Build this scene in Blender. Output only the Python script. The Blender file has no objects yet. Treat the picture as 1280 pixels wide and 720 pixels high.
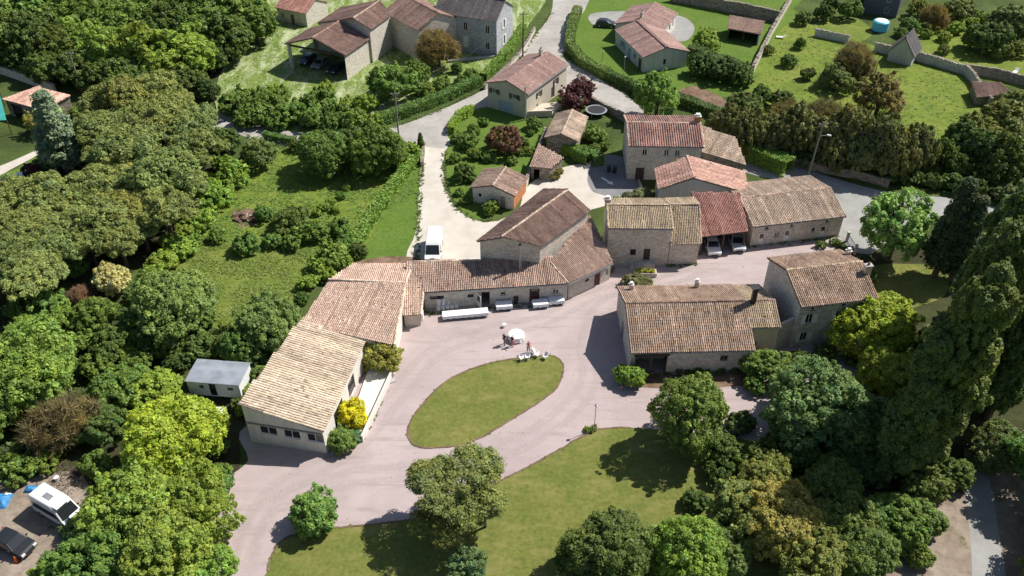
import bpy, bmesh, math, random
import numpy as np
from mathutils import Vector, Matrix, noise

random.seed(11)
rng = np.random.default_rng(11)
PI = math.pi
scene = bpy.context.scene
col = scene.collection

# ------------------------------------------------------------------ camera
CAM_H = 68.0                       # flying height of the drone, metres
FPX = 1080.0                       # focal length for a 1280 px wide picture
PITCH = math.atan(FPX / 1360.0)    # looking down about 38.5 degrees
cam_data = bpy.data.cameras.new('camera')
cam_data.sensor_fit = 'HORIZONTAL'
cam_data.sensor_width = 36.0
cam_data.lens = 36.0 * FPX / 1280.0
cam_data.clip_start = 0.5
cam_data.clip_end = 6000.0
cam = bpy.data.objects.new('camera', cam_data)
cam.location = (0, 0, CAM_H)
cam.rotation_euler = (PI / 2 - PITCH, 0, 0)
col.objects.link(cam)
scene.camera = cam

# ------------------------------------------------------------------ sky, sun, exposure
SUN_EL = math.radians(49.0)
SUN_AZ = math.radians(27.0)        # sun stands right of the view and a little beyond it
sx, sy = math.cos(SUN_AZ), math.sin(SUN_AZ)
world = bpy.data.worlds.new('World')
scene.world = world
world.use_nodes = True
wn = world.node_tree
for n in list(wn.nodes):
    wn.nodes.remove(n)
sky = wn.nodes.new('ShaderNodeTexSky')
sky.sky_type = 'NISHITA'
sky.sun_disc = False
sky.sun_elevation = SUN_EL
sky.sun_rotation = math.atan2(sx, sy)
bg = wn.nodes.new('ShaderNodeBackground')
bg.inputs[1].default_value = 0.076
wo = wn.nodes.new('ShaderNodeOutputWorld')
wn.links.new(sky.outputs[0], bg.inputs[0])
wn.links.new(bg.outputs[0], wo.inputs[0])
sd = bpy.data.lights.new('sun', 'SUN')
sd.energy = 5.0
sd.angle = math.radians(0.5)
sd.color = (1.0, 0.96, 0.89)
sun = bpy.data.objects.new('sun', sd)
L = Vector((sx * math.cos(SUN_EL), sy * math.cos(SUN_EL), math.sin(SUN_EL)))
sun.rotation_euler = L.to_track_quat('Z', 'Y').to_euler()
sun.location = (60, 60, 90)
col.objects.link(sun)
vs = scene.view_settings
vs.view_transform = 'Standard'
vs.look = 'None'
vs.gamma = 1.0
vs.exposure = 0.4
vs.use_curve_mapping = False

# ------------------------------------------------------------------ measuring: photo point -> place on the ground / at a height
CP, SP = math.cos(PITCH), math.sin(PITCH)
def ray(px, py):
    u = -(py - 360.0) / FPX
    return np.array([(px - 640.0) / FPX, CP + u * SP, -SP + u * CP])
def G(px, py, z=0.0):
    d = ray(px, py); t = (z - CAM_H) / d[2]
    return np.array([d[0] * t, d[1] * t, z])
def GP(px, py, p0, n):
    d = ray(px, py); o = np.array([0, 0, CAM_H])
    return o + d * (np.dot(p0 - o, n) / np.dot(d, n))
def depth(p):
    return p[1] * CP + (CAM_H - p[2]) * SP

def lin(c):
    c = c / 255.0
    return c / 12.92 if c <= 0.04045 else ((c + 0.055) / 1.055) ** 2.4
def S(r, g, b, k=1.0):
    return (lin(r) * k, lin(g) * k, lin(b) * k)

# ------------------------------------------------------------------ object helpers
ORG = {}
def setp(o, label=None, cat=None, group=None, kind=None):
    if label: o['label'] = label
    if cat: o['category'] = cat
    if group: o['group'] = group
    if kind: o['kind'] = kind
    return o
def thing(name, label, cat, loc, group=None, rz=0.0):
    o = bpy.data.objects.new(name, None)
    o.empty_display_size = 0.3
    col.objects.link(o)
    o.location = (loc[0], loc[1], loc[2] if len(loc) > 2 else 0)
    o.rotation_euler = (0, 0, rz)
    ORG[o] = np.array(o.location)
    return setp(o, label, cat, group)
def link(name, me, parent=None):
    o = bpy.data.objects.new(name, me)
    col.objects.link(o)
    if parent is not None:
        o.parent = parent
        ORG[o] = ORG.get(parent, np.zeros(3))
    else:
        ORG[o] = np.zeros(3)
    return o
def np_mesh(name, V, Fq, mat=None, colr=None, smooth=False):
    """V (n,3), Fq (m,k) faces all with k corners"""
    me = bpy.data.meshes.new(name)
    V = np.asarray(V, dtype=np.float32); Fq = np.asarray(Fq, dtype=np.int32)
    m, k = Fq.shape
    me.vertices.add(len(V)); me.vertices.foreach_set('co', V.ravel())
    me.loops.add(m * k); me.loops.foreach_set('vertex_index', Fq.ravel())
    me.polygons.add(m)
    me.polygons.foreach_set('loop_start', np.arange(0, m * k, k, dtype=np.int32))
    try: me.polygons.foreach_set('loop_total', np.full(m, k, dtype=np.int32))
    except Exception: pass
    if smooth: me.polygons.foreach_set('use_smooth', np.ones(m, dtype=bool))
    me.update(calc_edges=True)
    if colr is not None:
        a = me.color_attributes.new('Col', 'FLOAT_COLOR', 'POINT')
        c4 = np.ones((len(V), 4), dtype=np.float32); c4[:, :3] = colr
        a.data.foreach_set('color', c4.ravel())
    if mat: me.materials.append(mat)
    return me

class MB:
    """collects simple shapes (world coordinates) and links them as one mesh"""
    def __init__(s): s.v = []; s.f = []
    def add(s, vs, fs):
        b = len(s.v); s.v += [tuple(map(float, v)) for v in vs]; s.f += [tuple(i + b for i in f) for f in fs]; return s
    def box(s, c, sz, rz=0.0):
        cx, cy, cz = c; a, b, h = sz[0] / 2, sz[1] / 2, sz[2] / 2
        cr, sr = math.cos(rz), math.sin(rz); vs = []
        for z in (-h, h):
            for x, y in ((-a, -b), (a, -b), (a, b), (-a, b)):
                vs.append((cx + x * cr - y * sr, cy + x * sr + y * cr, cz + z))
        return s.add(vs, [(3, 2, 1, 0), (4, 5, 6, 7), (0, 1, 5, 4), (1, 2, 6, 5), (2, 3, 7, 6), (3, 0, 4, 7)])
    def bar(s, p, q, w, h=None):
        p, q = np.array(p, float), np.array(q, float); h = h or w
        d = q - p; d /= np.linalg.norm(d) + 1e-9
        up = np.array([0, 0, 1.0]) if abs(d[2]) < 0.95 else np.array([1.0, 0, 0])
        a = np.cross(d, up); a /= np.linalg.norm(a); b = np.cross(a, d); vs = []
        for e in (p, q):
            for i, j in ((-1, -1), (1, -1), (1, 1), (-1, 1)):
                vs.append(e + a * w / 2 * i + b * h / 2 * j)
        return s.add(vs, [(3, 2, 1, 0), (4, 5, 6, 7), (0, 1, 5, 4), (1, 2, 6, 5), (2, 3, 7, 6), (3, 0, 4, 7)])
    def tube(s, pts, rad, n=8, cap=True):
        pts = [np.array(p, float) for p in pts]; m = len(pts); vs = []; fs = []
        if not hasattr(rad, '__len__'): rad = [rad] * m
        for i, p in enumerate(pts):
            d = pts[min(i + 1, m - 1)] - pts[max(i - 1, 0)]; d /= np.linalg.norm(d) + 1e-9
            up = np.array([0, 0, 1.0]) if abs(d[2]) < 0.9 else np.array([1.0, 0, 0])
            a = np.cross(d, up); a /= np.linalg.norm(a); b = np.cross(d, a)
            for k in range(n):
                t = 2 * PI * k / n; vs.append(p + rad[i] * (a * math.cos(t) + b * math.sin(t)))
        for i in range(m - 1):
            for k in range(n):
                k2 = (k + 1) % n; fs.append((i * n + k, i * n + k2, (i + 1) * n + k2, (i + 1) * n + k))
        if cap: fs += [tuple(range(n))[::-1], tuple(range((m - 1) * n, m * n))]
        return s.add(vs, fs)
    def poly(s, pts): return s.add(pts, [tuple(range(len(pts)))])
    def prism(s, pts, z0, z1):
        n = len(pts); vs = [(p[0], p[1], z0) for p in pts] + [(p[0], p[1], z1) for p in pts]
        return s.add(vs, [tuple(range(n))[::-1], tuple(range(n, 2 * n))] + [(i, (i + 1) % n, n + (i + 1) % n, n + i) for i in range(n)])
    def sheet(s, pts, t):
        """planar polygon given thickness t downwards along its normal"""
        P3 = [np.array(p, float) for p in pts]
        nn = np.cross(P3[1] - P3[0], P3[2] - P3[0]); nn /= np.linalg.norm(nn)
        if nn[2] < 0: nn = -nn
        n = len(P3)
        return s.add(P3 + [p - nn * t for p in P3], [tuple(range(n)), tuple(range(n, 2 * n))[::-1]] + [(i, (i + 1) % n, n + (i + 1) % n, n + i) for i in range(n)])
    def build(s, name, mat, parent=None, smooth=False, fixn=True, local=False):
        me = bpy.data.meshes.new(name)
        o0 = np.zeros(3) if (parent is None or local) else ORG.get(parent, np.zeros(3))
        me.from_pydata([tuple(np.array(v) - o0) for v in s.v], [], s.f)
        if fixn:
            bm = bmesh.new(); bm.from_mesh(me)
            bmesh.ops.recalc_face_normals(bm, faces=bm.faces); bm.to_mesh(me); bm.free()
        if smooth:
            for p in me.polygons: p.use_smooth = True
        if mat: me.materials.append(mat)
        return link(name, me, parent)

# ------------------------------------------------------------------ materials
M = {}
def new_mat(name):
    m = bpy.data.materials.new(name); m.use_nodes = True
    nt = m.node_tree
    b = nt.nodes['Principled BSDF']
    M[name] = m
    return m, nt, b
def N(nt, t, **kw):
    n = nt.nodes.new(t)
    for k, v in kw.items(): setattr(n, k, v)
    return n
def pos(nt, scale=(1, 1, 1)):
    g = N(nt, 'ShaderNodeNewGeometry'); mp = N(nt, 'ShaderNodeMapping')
    mp.inputs['Scale'].default_value = scale
    nt.links.new(g.outputs['Position'], mp.inputs[0]); return mp.outputs[0]
def noise_n(nt, vec, scale, detail=4, rough=0.55, dist=0.0):
    n = N(nt, 'ShaderNodeTexNoise'); n.inputs['Scale'].default_value = scale
    n.inputs['Detail'].default_value = detail; n.inputs['Roughness'].default_value = rough
    n.inputs['Distortion'].default_value = dist
    nt.links.new(vec, n.inputs['Vector']); return n.outputs['Fac']
def ramp(nt, fac, stops):
    r = N(nt, 'ShaderNodeValToRGB'); e = r.color_ramp.elements
    while len(e) < len(stops): e.new(0.5)
    for i, (p, c) in enumerate(stops):
        e[i].position = p; e[i].color = (*c, 1)
    nt.links.new(fac, r.inputs[0]); return r.outputs[0]
def mix(nt, a, b, fac, mode='MIX'):
    m = N(nt, 'ShaderNodeMix', data_type='RGBA', blend_type=mode)
    for s, v in ((m.inputs['Factor'], fac), (m.inputs['A'], a), (m.inputs['B'], b)):
        if isinstance(v, (int, float)): s.default_value = v
        elif isinstance(v, tuple): s.default_value = (*v, 1)
        else: nt.links.new(v, s)
    # colour sockets are the ones named A/B of type RGBA
    for s in m.inputs:
        if s.type == 'RGBA' and s.name in ('A', 'B'):
            v = a if s.name == 'A' else b
            if isinstance(v, tuple): s.default_value = (*v, 1)
            elif not isinstance(v, (int, float)): nt.links.new(v, s)
    return [o for o in m.outputs if o.type == 'RGBA'][0]
def bump(nt, b, h, strength=0.3, dist=0.05):
    n = N(nt, 'ShaderNodeBump'); n.inputs['Strength'].default_value = strength; n.inputs['Distance'].default_value = dist
    nt.links.new(h, n.inputs['Height']); nt.links.new(n.outputs[0], b.inputs['Normal'])
def plain(name, c, rough=0.6, metal=0.0, var=0.12, scale=3.0, spec=0.3):
    m, nt, b = new_mat(name)
    f = noise_n(nt, pos(nt), scale, 5)
    lo = tuple(x * (1 - var) for x in c); hi = tuple(min(1, x * (1 + var)) for x in c)
    nt.links.new(ramp(nt, f, [(0.3, lo), (0.7, hi)]), b.inputs['Base Color'])
    b.inputs['Roughness'].default_value = rough; b.inputs['Metallic'].default_value = metal
    b.inputs['Specular IOR Level'].default_value = spec
    return m
GK = {'g_court': 0.89, 'g_yard': 0.88, 'g_road': 0.9, 'g_greyyard': 0.85, 'g_dirt': 0.8, 'g_strip': 0.85, 'g_lawn': 0.93}
def ground_mat(name, stops, s1=0.12, s2=1.6, s3=14.0, fine=0.5, patch=None, bumpd=0.06, mids=0.8):
    """mottled ground: broad patches, tussocks and grain"""
    m, nt, b = new_mat(name)
    gk = GK.get(name, 1.0); stops = [(a_, tuple(x * gk for x in c_)) for a_, c_ in stops]
    patch = [(a_, b_, c_, tuple(x * gk for x in d_), e_) for a_, b_, c_, d_, e_ in (patch or [])]
    p = pos(nt)
    big = noise_n(nt, p, s1, 3, 0.6, 0.6)
    mid = noise_n(nt, p, s2, 5, 0.6)
    fin = noise_n(nt, p, s3, 3, 0.7)
    c = ramp(nt, big, stops)
    c = mix(nt, c, ramp(nt, mid, [(0.25, (0.62, 0.62, 0.6)), (0.5, (1, 1, 1)), (0.75, (1.3, 1.28, 1.25))]), mids, 'MULTIPLY')
    c = mix(nt, c, ramp(nt, fin, [(0.3, (0.6, 0.6, 0.6)), (0.7, (1.35, 1.35, 1.3))]), fine, 'MULTIPLY')
    if patch:   # (scale, lo, hi, colour, stretch) pale swaths, bare spots
        for sc, lo, hi, cc, st in patch:
            pf = noise_n(nt, pos(nt, st), sc, 6, 0.65, 0.4)
            mk = ramp(nt, pf, [(lo, (0, 0, 0)), (hi, (1, 1, 1))])
            c = mix(nt, c, cc, mk)
    nt.links.new(c, b.inputs['Base Color'])
    b.inputs['Roughness'].default_value = 0.95; b.inputs['Specular IOR Level'].default_value = 0.1
    bump(nt, b, fin, 0.5, bumpd)
    return m
def stone_mat(name, c1, c2, c3, stain=(0.16, 0.14, 0.12), sc=2.6, st=0.4):
    m, nt, b = new_mat(name)
    v = N(nt, 'ShaderNodeTexVoronoi'); v.inputs['Scale'].default_value = sc; v.inputs['Randomness'].default_value = 0.9
    nt.links.new(pos(nt, (1, 1, 1.9)), v.inputs['Vector'])
    sep = N(nt, 'ShaderNodeSeparateColor'); nt.links.new(v.outputs['Color'], sep.inputs[0])
    c = ramp(nt, sep.outputs[0], [(0.0, c1), (0.5, c2), (1.0, c3)])
    ve = N(nt, 'ShaderNodeTexVoronoi', feature='DISTANCE_TO_EDGE'); ve.inputs['Scale'].default_value = sc; ve.inputs['Randomness'].default_value = 0.9
    nt.links.new(pos(nt, (1, 1, 1.9)), ve.inputs['Vector'])
    joint = ramp(nt, ve.outputs['Distance'], [(0.02, (0.72, 0.70, 0.66)), (0.09, (1, 1, 1))])
    c = mix(nt, c, joint, 0.9, 'MULTIPLY')
    big = noise_n(nt, pos(nt, (1, 1, 0.5)), 0.55, 6, 0.65)
    c = mix(nt, c, stain, ramp(nt, big, [(0.5, (0, 0, 0)), (0.8, (st, st, st))]))
    fin = noise_n(nt, pos(nt), 9, 4)
    c = mix(nt, c, ramp(nt, fin, [(0.25, (0.75, 0.75, 0.75)), (0.75, (1.2, 1.2, 1.2))]), 0.7, 'MULTIPLY')
    nt.links.new(c, b.inputs['Base Color'])
    b.inputs['Roughness'].default_value = 0.92; b.inputs['Specular IOR Level'].default_value = 0.15
    bump(nt, b, ve.outputs['Distance'], 0.35, 0.05)
    return m
def render_mat(name, c, dirt=0.25):
    """painted / rendered wall with rain streaks and dirt"""
    m, nt, b = new_mat(name)
    st = noise_n(nt, pos(nt, (1.6, 1.6, 0.25)), 1.2, 6, 0.7)
    fin = noise_n(nt, pos(nt), 6, 4)
    lo = tuple(x * (1 - dirt) for x in c)
    cc = ramp(nt, st, [(0.35, c), (0.75, lo)])
    cc = mix(nt, cc, ramp(nt, fin, [(0.3, (0.85, 0.85, 0.85)), (0.7, (1.1, 1.1, 1.1))]), 0.6, 'MULTIPLY')
    nt.links.new(cc, b.inputs['Base Color']); b.inputs['Roughness'].default_value = 0.9; b.inputs['Specular IOR Level'].default_value = 0.15
    bump(nt, b, fin, 0.2, 0.02)
    return m
def attr_mat(name, rough=0.85, grain=7.0, lichen=None):
    """colour comes from each tile's own tint, with weathering on top"""
    m, nt, b = new_mat(name)
    a = N(nt, 'ShaderNodeAttribute', attribute_name='Col')
    f = noise_n(nt, pos(nt), grain, 4, 0.65)
    c = mix(nt, a.outputs['Color'], ramp(nt, f, [(0.28, (0.62, 0.60, 0.58)), (0.72, (1.28, 1.26, 1.22))]), 0.75, 'MULTIPLY')
    g = noise_n(nt, pos(nt), 0.45, 6, 0.7)
    c = mix(nt, c, (0.12, 0.105, 0.09), ramp(nt, g, [(0.55, (0, 0, 0)), (0.9, (0.14, 0.14, 0.14))]))
    if lichen:
        l = noise_n(nt, pos(nt), 0.9, 6, 0.7)
        c = mix(nt, c, lichen[0], ramp(nt, l, [(lichen[1], (0, 0, 0)), (lichen[2], (0.7, 0.7, 0.7))]))
    nt.links.new(c, b.inputs['Base Color']); b.inputs['Roughness'].default_value = rough; b.inputs['Specular IOR Level'].default_value = 0.2
    return m
def leaf_mat(name, transl=0.3, rough=0.55):
    m, nt, b = new_mat(name)
    oi = N(nt, 'ShaderNodeObjectInfo'); a = N(nt, 'ShaderNodeAttribute', attribute_name='Col')
    c = mix(nt, oi.outputs['Color'], a.outputs['Color'], 1.0, 'MULTIPLY')
    nt.links.new(c, b.inputs['Base Color'])
    b.inputs['Roughness'].default_value = rough; b.inputs['Specular IOR Level'].default_value = 0.25
    t = N(nt, 'ShaderNodeBsdfTranslucent')
    nt.links.new(mix(nt, c, (1.25, 1.2, 0.6), 1.0, 'MULTIPLY'), t.inputs[0])
    mx = N(nt, 'ShaderNodeMixShader'); mx.inputs[0].default_value = transl
    nt.links.new(b.outputs[0], mx.inputs[1]); nt.links.new(t.outputs[0], mx.inputs[2])
    nt.links.new(mx.outputs[0], nt.nodes['Material Output'].inputs[0])
    return m

leaf_mat('leaf'); leaf_mat('needle', 0.12, 0.7)
attr_mat('tile'); attr_mat('tile_lichen', lichen=((0.34, 0.25, 0.05), 0.58, 0.78))
plain('bark', (0.11, 0.085, 0.065), 0.95, var=0.4, scale=6)
plain('under_tile', (0.22, 0.165, 0.135), 0.95, var=0.3)
stone_mat('limestone', (0.495, 0.439, 0.371), (0.620, 0.552, 0.474), (0.699, 0.643, 0.563), stain=(0.293, 0.259, 0.225))
stone_mat('limestone_pale', (0.527, 0.476, 0.405), (0.628, 0.577, 0.506), (0.688, 0.647, 0.577), stain=(0.304, 0.274, 0.232), st=0.25)
stone_mat('limestone_grey', (0.474, 0.439, 0.394), (0.586, 0.552, 0.507), (0.676, 0.643, 0.596), stain=(0.270, 0.248, 0.225), st=0.5)
stone_mat('blue_grey_stone', (0.360, 0.372, 0.396), (0.444, 0.462, 0.492), (0.516, 0.528, 0.552), st=0.3, sc=1.8)
stone_mat('rubble', (0.176, 0.150, 0.123), (0.282, 0.246, 0.202), (0.370, 0.326, 0.273), sc=2.2, st=0.5)
stone_mat('brick_orange', (0.36, 0.14, 0.06), (0.45, 0.19, 0.09), (0.50, 0.24, 0.12), sc=4.0, st=0.2)
render_mat('render_white', (0.74, 0.70, 0.63)); render_mat('render_cream', (0.58, 0.52, 0.42)); render_mat('render_grey', (0.54, 0.53, 0.50))
render_mat('concrete', (0.42, 0.41, 0.39)); render_mat('mortar', (0.52, 0.44, 0.36), 0.35)
plain('white_paint', (0.78, 0.77, 0.74), 0.5, var=0.06); plain('white_cloth', (0.80, 0.80, 0.80), 0.8, var=0.04)
plain('white_plastic', (0.78, 0.78, 0.77), 0.4, var=0.04); plain('wood_dark', (0.07, 0.05, 0.04), 0.8, var=0.35, scale=5)
plain('wood_grey', (0.26, 0.24, 0.21), 0.9, var=0.3, scale=4); plain('wood_brown', (0.17, 0.10, 0.06), 0.8, var=0.3, scale=4)
plain('door_red', (0.11, 0.035, 0.03), 0.6, var=0.2); plain('shutter_blue', (0.16, 0.33, 0.55), 0.6, var=0.1); plain('shutter_brown', (0.10, 0.07, 0.06), 0.7)
plain('garage_blue', (0.36, 0.44, 0.48), 0.6, var=0.06); plain('metal_dark', (0.05, 0.05, 0.055), 0.5, metal=0.6, var=0.15)
plain('metal_grey', (0.36, 0.37, 0.38), 0.45, metal=0.5, var=0.15); plain('rust', (0.20, 0.09, 0.05), 0.9, var=0.3)
plain('tyre', (0.02, 0.02, 0.022), 0.85); plain('rim', (0.45, 0.45, 0.47), 0.35, metal=0.8); plain('lamp_lens', (0.75, 0.75, 0.72), 0.15, spec=0.6)
plain('tail_red', (0.35, 0.02, 0.02), 0.25, spec=0.6); plain('plastic_black', (0.03, 0.03, 0.032), 0.6)
plain('pool_teal', (0.05, 0.30, 0.26), 0.25, var=0.15, scale=1.0); plain('tarp_blue', (0.04, 0.20, 0.42), 0.5, var=0.25)
plain('tank_blue', (0.10, 0.45, 0.65), 0.4, var=0.1); plain('orange_plastic', (0.75, 0.16, 0.03), 0.5); plain('slate', (0.10, 0.105, 0.12), 0.55, var=0.3, scale=5)
plain('corrugated', (0.36, 0.39, 0.43), 0.35, metal=0.3, var=0.2, scale=0.8); plain('asphalt', (0.16, 0.155, 0.15), 0.9, var=0.18, scale=2)
plain('skin', (0.52, 0.33, 0.25), 0.6, var=0.05); plain('hair_dark', (0.025, 0.018, 0.014), 0.6); plain('shirt_dark', (0.035, 0.035, 0.045), 0.85)
plain('shirt_red', (0.42, 0.035, 0.05), 0.85); plain('trousers_grey', (0.20, 0.19, 0.18), 0.9); plain('shirt_pink', (0.62, 0.20, 0.24), 0.85)
def glass_mat(name, c):
    m, nt, b = new_mat(name); b.inputs['Base Color'].default_value = (*c, 1); b.inputs['Roughness'].default_value = 0.08
    b.inputs['Specular IOR Level'].default_value = 0.7
glass_mat('glass', (0.018, 0.021, 0.025)); glass_mat('glass_car', (0.02, 0.023, 0.026))
def paint(name, c):
    m, nt, b = new_mat(name)
    f = noise_n(nt, pos(nt), 2.5, 5)
    nt.links.new(ramp(nt, f, [(0.3, tuple(x * 0.9 for x in c)), (0.7, c)]), b.inputs['Base Color'])
    b.inputs['Roughness'].default_value = 0.35; b.inputs['Coat Weight'].default_value = 0.4; b.inputs['Coat Roughness'].default_value = 0.1
paint('paint_white', (0.78, 0.78, 0.77)); paint('paint_silver', (0.48, 0.49, 0.50)); paint('paint_black', (0.02, 0.022, 0.026)); paint('paint_navy', (0.03, 0.035, 0.06)); paint('paint_grey', (0.22, 0.23, 0.26))

def track_mat():
    m, nt, b = new_mat('worn_track')
    a = N(nt, 'ShaderNodeAttribute', attribute_name='Col')
    f = noise_n(nt, pos(nt), 1.3, 5, 0.65); g = noise_n(nt, pos(nt), 12, 3, 0.7)
    nt.links.new(ramp(nt, g, [(0.3, (0.46, 0.39, 0.37)), (0.7, (0.58, 0.50, 0.475))]), b.inputs['Base Color']); b.inputs['Roughness'].default_value = 0.95
    k = mix(nt, a.outputs['Color'], ramp(nt, f, [(0.35, (0.05, 0.05, 0.05)), (0.7, (0.8, 0.8, 0.8))]), 1.0, 'MULTIPLY')
    t = N(nt, 'ShaderNodeBsdfTransparent'); mx = N(nt, 'ShaderNodeMixShader')
    nt.links.new(k, mx.inputs[0]); nt.links.new(t.outputs[0], mx.inputs[1]); nt.links.new(b.outputs[0], mx.inputs[2]); nt.links.new(mx.outputs[0], nt.nodes['Material Output'].inputs[0])
track_mat()
# ------------------------------------------------------------------ the ground and what is laid on it
DGRASS = (0.055, 0.085, 0.022); MGRASS = (0.085, 0.135, 0.030); BGRASS = (0.125, 0.19, 0.035); STRAW = (0.30, 0.28, 0.14)
ground_mat('g_ground', [(0.3, (0.045, 0.062, 0.020)), (0.5, (0.065, 0.095, 0.026)), (0.7, (0.095, 0.125, 0.035))], patch=[(0.5, 0.6, 0.72, (0.10, 0.08, 0.05), (1, 1, 1))])
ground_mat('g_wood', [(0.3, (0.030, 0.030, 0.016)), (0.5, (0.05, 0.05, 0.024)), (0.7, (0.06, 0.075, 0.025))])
ground_mat('g_meadow', [(0.3, (0.115, 0.160, 0.028)), (0.5, (0.150, 0.198, 0.034)), (0.7, (0.185, 0.208, 0.046))], s1=0.2, s2=1.1, s3=6)
ground_mat('g_pale_meadow', [(0.3, (0.115, 0.175, 0.03)), (0.5, (0.145, 0.205, 0.042)), (0.7, (0.18, 0.23, 0.065))], s1=0.15, s2=0.8, s3=6,
           patch=[(0.40, 0.47, 0.66, (0.40, 0.43, 0.26), (1.3, 0.35, 1)), (2.0, 0.56, 0.66, (0.42, 0.44, 0.29), (1.4, 0.5, 1))])
ground_mat('g_rough_meadow', [(0.3, (0.11, 0.16, 0.028)), (0.5, (0.145, 0.185, 0.038)), (0.7, (0.185, 0.20, 0.052))], s1=0.25, s2=1.3, s3=6)
ground_mat('g_strip', [(0.3, (0.105, 0.175, 0.030)), (0.5, (0.12, 0.195, 0.034)), (0.7, (0.14, 0.20, 0.042))], s1=0.25, s2=2, s3=8, fine=0.35)
ground_mat('g_lawn', [(0.25, (0.122, 0.146, 0.034)), (0.5, (0.156, 0.172, 0.043)), (0.75, (0.196, 0.194, 0.056))], s1=0.22, s2=2.4, s3=12, fine=0.35,
           patch=[(0.7, 0.52, 0.72, (0.25, 0.225, 0.085), (0.4, 1, 1)), (0.45, 0.56, 0.75, (0.10, 0.14, 0.03), (1, 0.6, 1)), (2.6, 0.66, 0.74, (0.29, 0.25, 0.11), (0.6, 1, 1)), (3.2, 0.64, 0.76, (0.085, 0.125, 0.028), (1, 1, 1))], bumpd=0.03)
ground_mat('g_court', [(0.3, (0.42, 0.338, 0.332)), (0.5, (0.46, 0.376, 0.368)), (0.7, (0.50, 0.416, 0.404))], s1=0.10, s2=0.5, s3=16, fine=0.25, mids=0.22,
           patch=[(0.22, 0.58, 0.80, (0.50, 0.44, 0.405), (0.6, 1.3, 1)), (1.4, 0.64, 0.74, (0.53, 0.48, 0.45), (0.45, 1.6, 1)), (0.35, 0.60, 0.9, (0.36, 0.31, 0.285), (1, 1, 1)), (0.9, 0.54, 0.68, (0.375, 0.31, 0.292), (0.15, 1.5, 1)), (6.0, 0.70, 0.78, (0.30, 0.26, 0.23), (1, 1, 1))], bumpd=0.01)
ground_mat('g_road', [(0.3, (0.33, 0.31, 0.285)), (0.5, (0.40, 0.375, 0.345)), (0.7, (0.46, 0.43, 0.40))], s1=0.15, s2=0.9, s3=14, fine=0.25,
           patch=[(0.5, 0.6, 0.8, (0.26, 0.24, 0.22), (1, 1, 1))], bumpd=0.01, mids=0.4)
ground_mat('g_yard', [(0.3, (0.55, 0.495, 0.43)), (0.5, (0.60, 0.545, 0.48)), (0.7, (0.64, 0.59, 0.52))], s1=0.15, s2=0.6, s3=14, fine=0.25, mids=0.3, bumpd=0.01)
ground_mat('g_asphalt', [(0.3, (0.17, 0.17, 0.17)), (0.5, (0.21, 0.21, 0.21)), (0.7, (0.25, 0.245, 0.24))], s2=0.6, fine=0.25, bumpd=0.01, mids=0.4)
ground_mat('g_greyyard', [(0.3, (0.30, 0.295, 0.285)), (0.5, (0.35, 0.345, 0.33)), (0.7, (0.40, 0.39, 0.38))], s2=0.6, fine=0.25, bumpd=0.01, mids=0.4)
ground_mat('g_dirt', [(0.3, (0.26, 0.20, 0.155)), (0.5, (0.34, 0.275, 0.22)), (0.7, (0.40, 0.33, 0.27))], s1=0.3, s2=1.2, fine=0.5,
           patch=[(0.45, 0.60, 0.70, (0.14, 0.14, 0.06), (1, 1, 1))])
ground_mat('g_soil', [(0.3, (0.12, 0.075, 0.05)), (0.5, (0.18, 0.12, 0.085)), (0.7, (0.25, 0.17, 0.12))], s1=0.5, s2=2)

def smooth_px(pts, n=6, jit=0.0):
    """closed Catmull-Rom through ground points"""
    P2 = [G(x, y)[:2] for x, y in pts]; m = len(P2); out = []
    for i in range(m):
        p0, p1, p2, p3 = P2[i - 1], P2[i], P2[(i + 1) % m], P2[(i + 2) % m]
        for k in range(n):
            t = k / n
            q = 0.5 * (2 * p1 + (p2 - p0) * t + (2 * p0 - 5 * p1 + 4 * p2 - p3) * t * t + (3 * p1 - p0 - 3 * p2 + p3) * t ** 3)
            if jit:
                q = q + jit * np.array([noise.noise((q[0] * 1.3, q[1] * 1.3, 3.1)), noise.noise((q[0] * 1.3, q[1] * 1.3, 8.7))])
            out.append(q)
    return out
def patch(name, pts, z, mat, n=6, jit=0.15, kind='structure'):
    xy = smooth_px(pts, n, jit) if n > 1 else [G(x, y)[:2] for x, y in pts]
    me = bpy.data.meshes.new(name)
    bm = bmesh.new()
    f = bm.faces.new([bm.verts.new((p[0], p[1], z)) for p in xy])
    if f.normal.z < 0 or True: bm.normal_update()
    if f.normal.z < 0: f.normal_flip()
    bmesh.ops.triangulate(bm, faces=[f], ngon_method='EAR_CLIP')
    bm.to_mesh(me); bm.free(); me.materials.append(M[mat])
    return setp(link(name, me), kind=kind), xy

# one sheet to the horizon, with gently rolling far land
gx = np.concatenate([np.linspace(-2500, -300, 12), np.linspace(-260, 260, 27), np.linspace(300, 2500, 12)])
gy = np.concatenate([np.linspace(-1500, -100, 8), np.linspace(-60, 300, 19), np.linspace(360, 3500, 14)])
GX, GY = np.meshgrid(gx, gy)
far = np.clip((np.hypot(GX, GY - 100) - 330) / 700, 0, 1)
GZ = far * (8 + 10 * np.sin(GX / 310.0) + 9 * np.cos(GY / 270.0))
V = np.stack([GX.ravel(), GY.ravel(), GZ.ravel()], 1); nx = len(gx)
Fq = [(j * nx + i, j * nx + i + 1, (j + 1) * nx + i + 1, (j + 1) * nx + i) for j in range(len(gy) - 1) for i in range(nx - 1)]
setp(link('ground', np_mesh('ground', V, Fq, M['g_ground'], smooth=True)), kind='structure')

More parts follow.
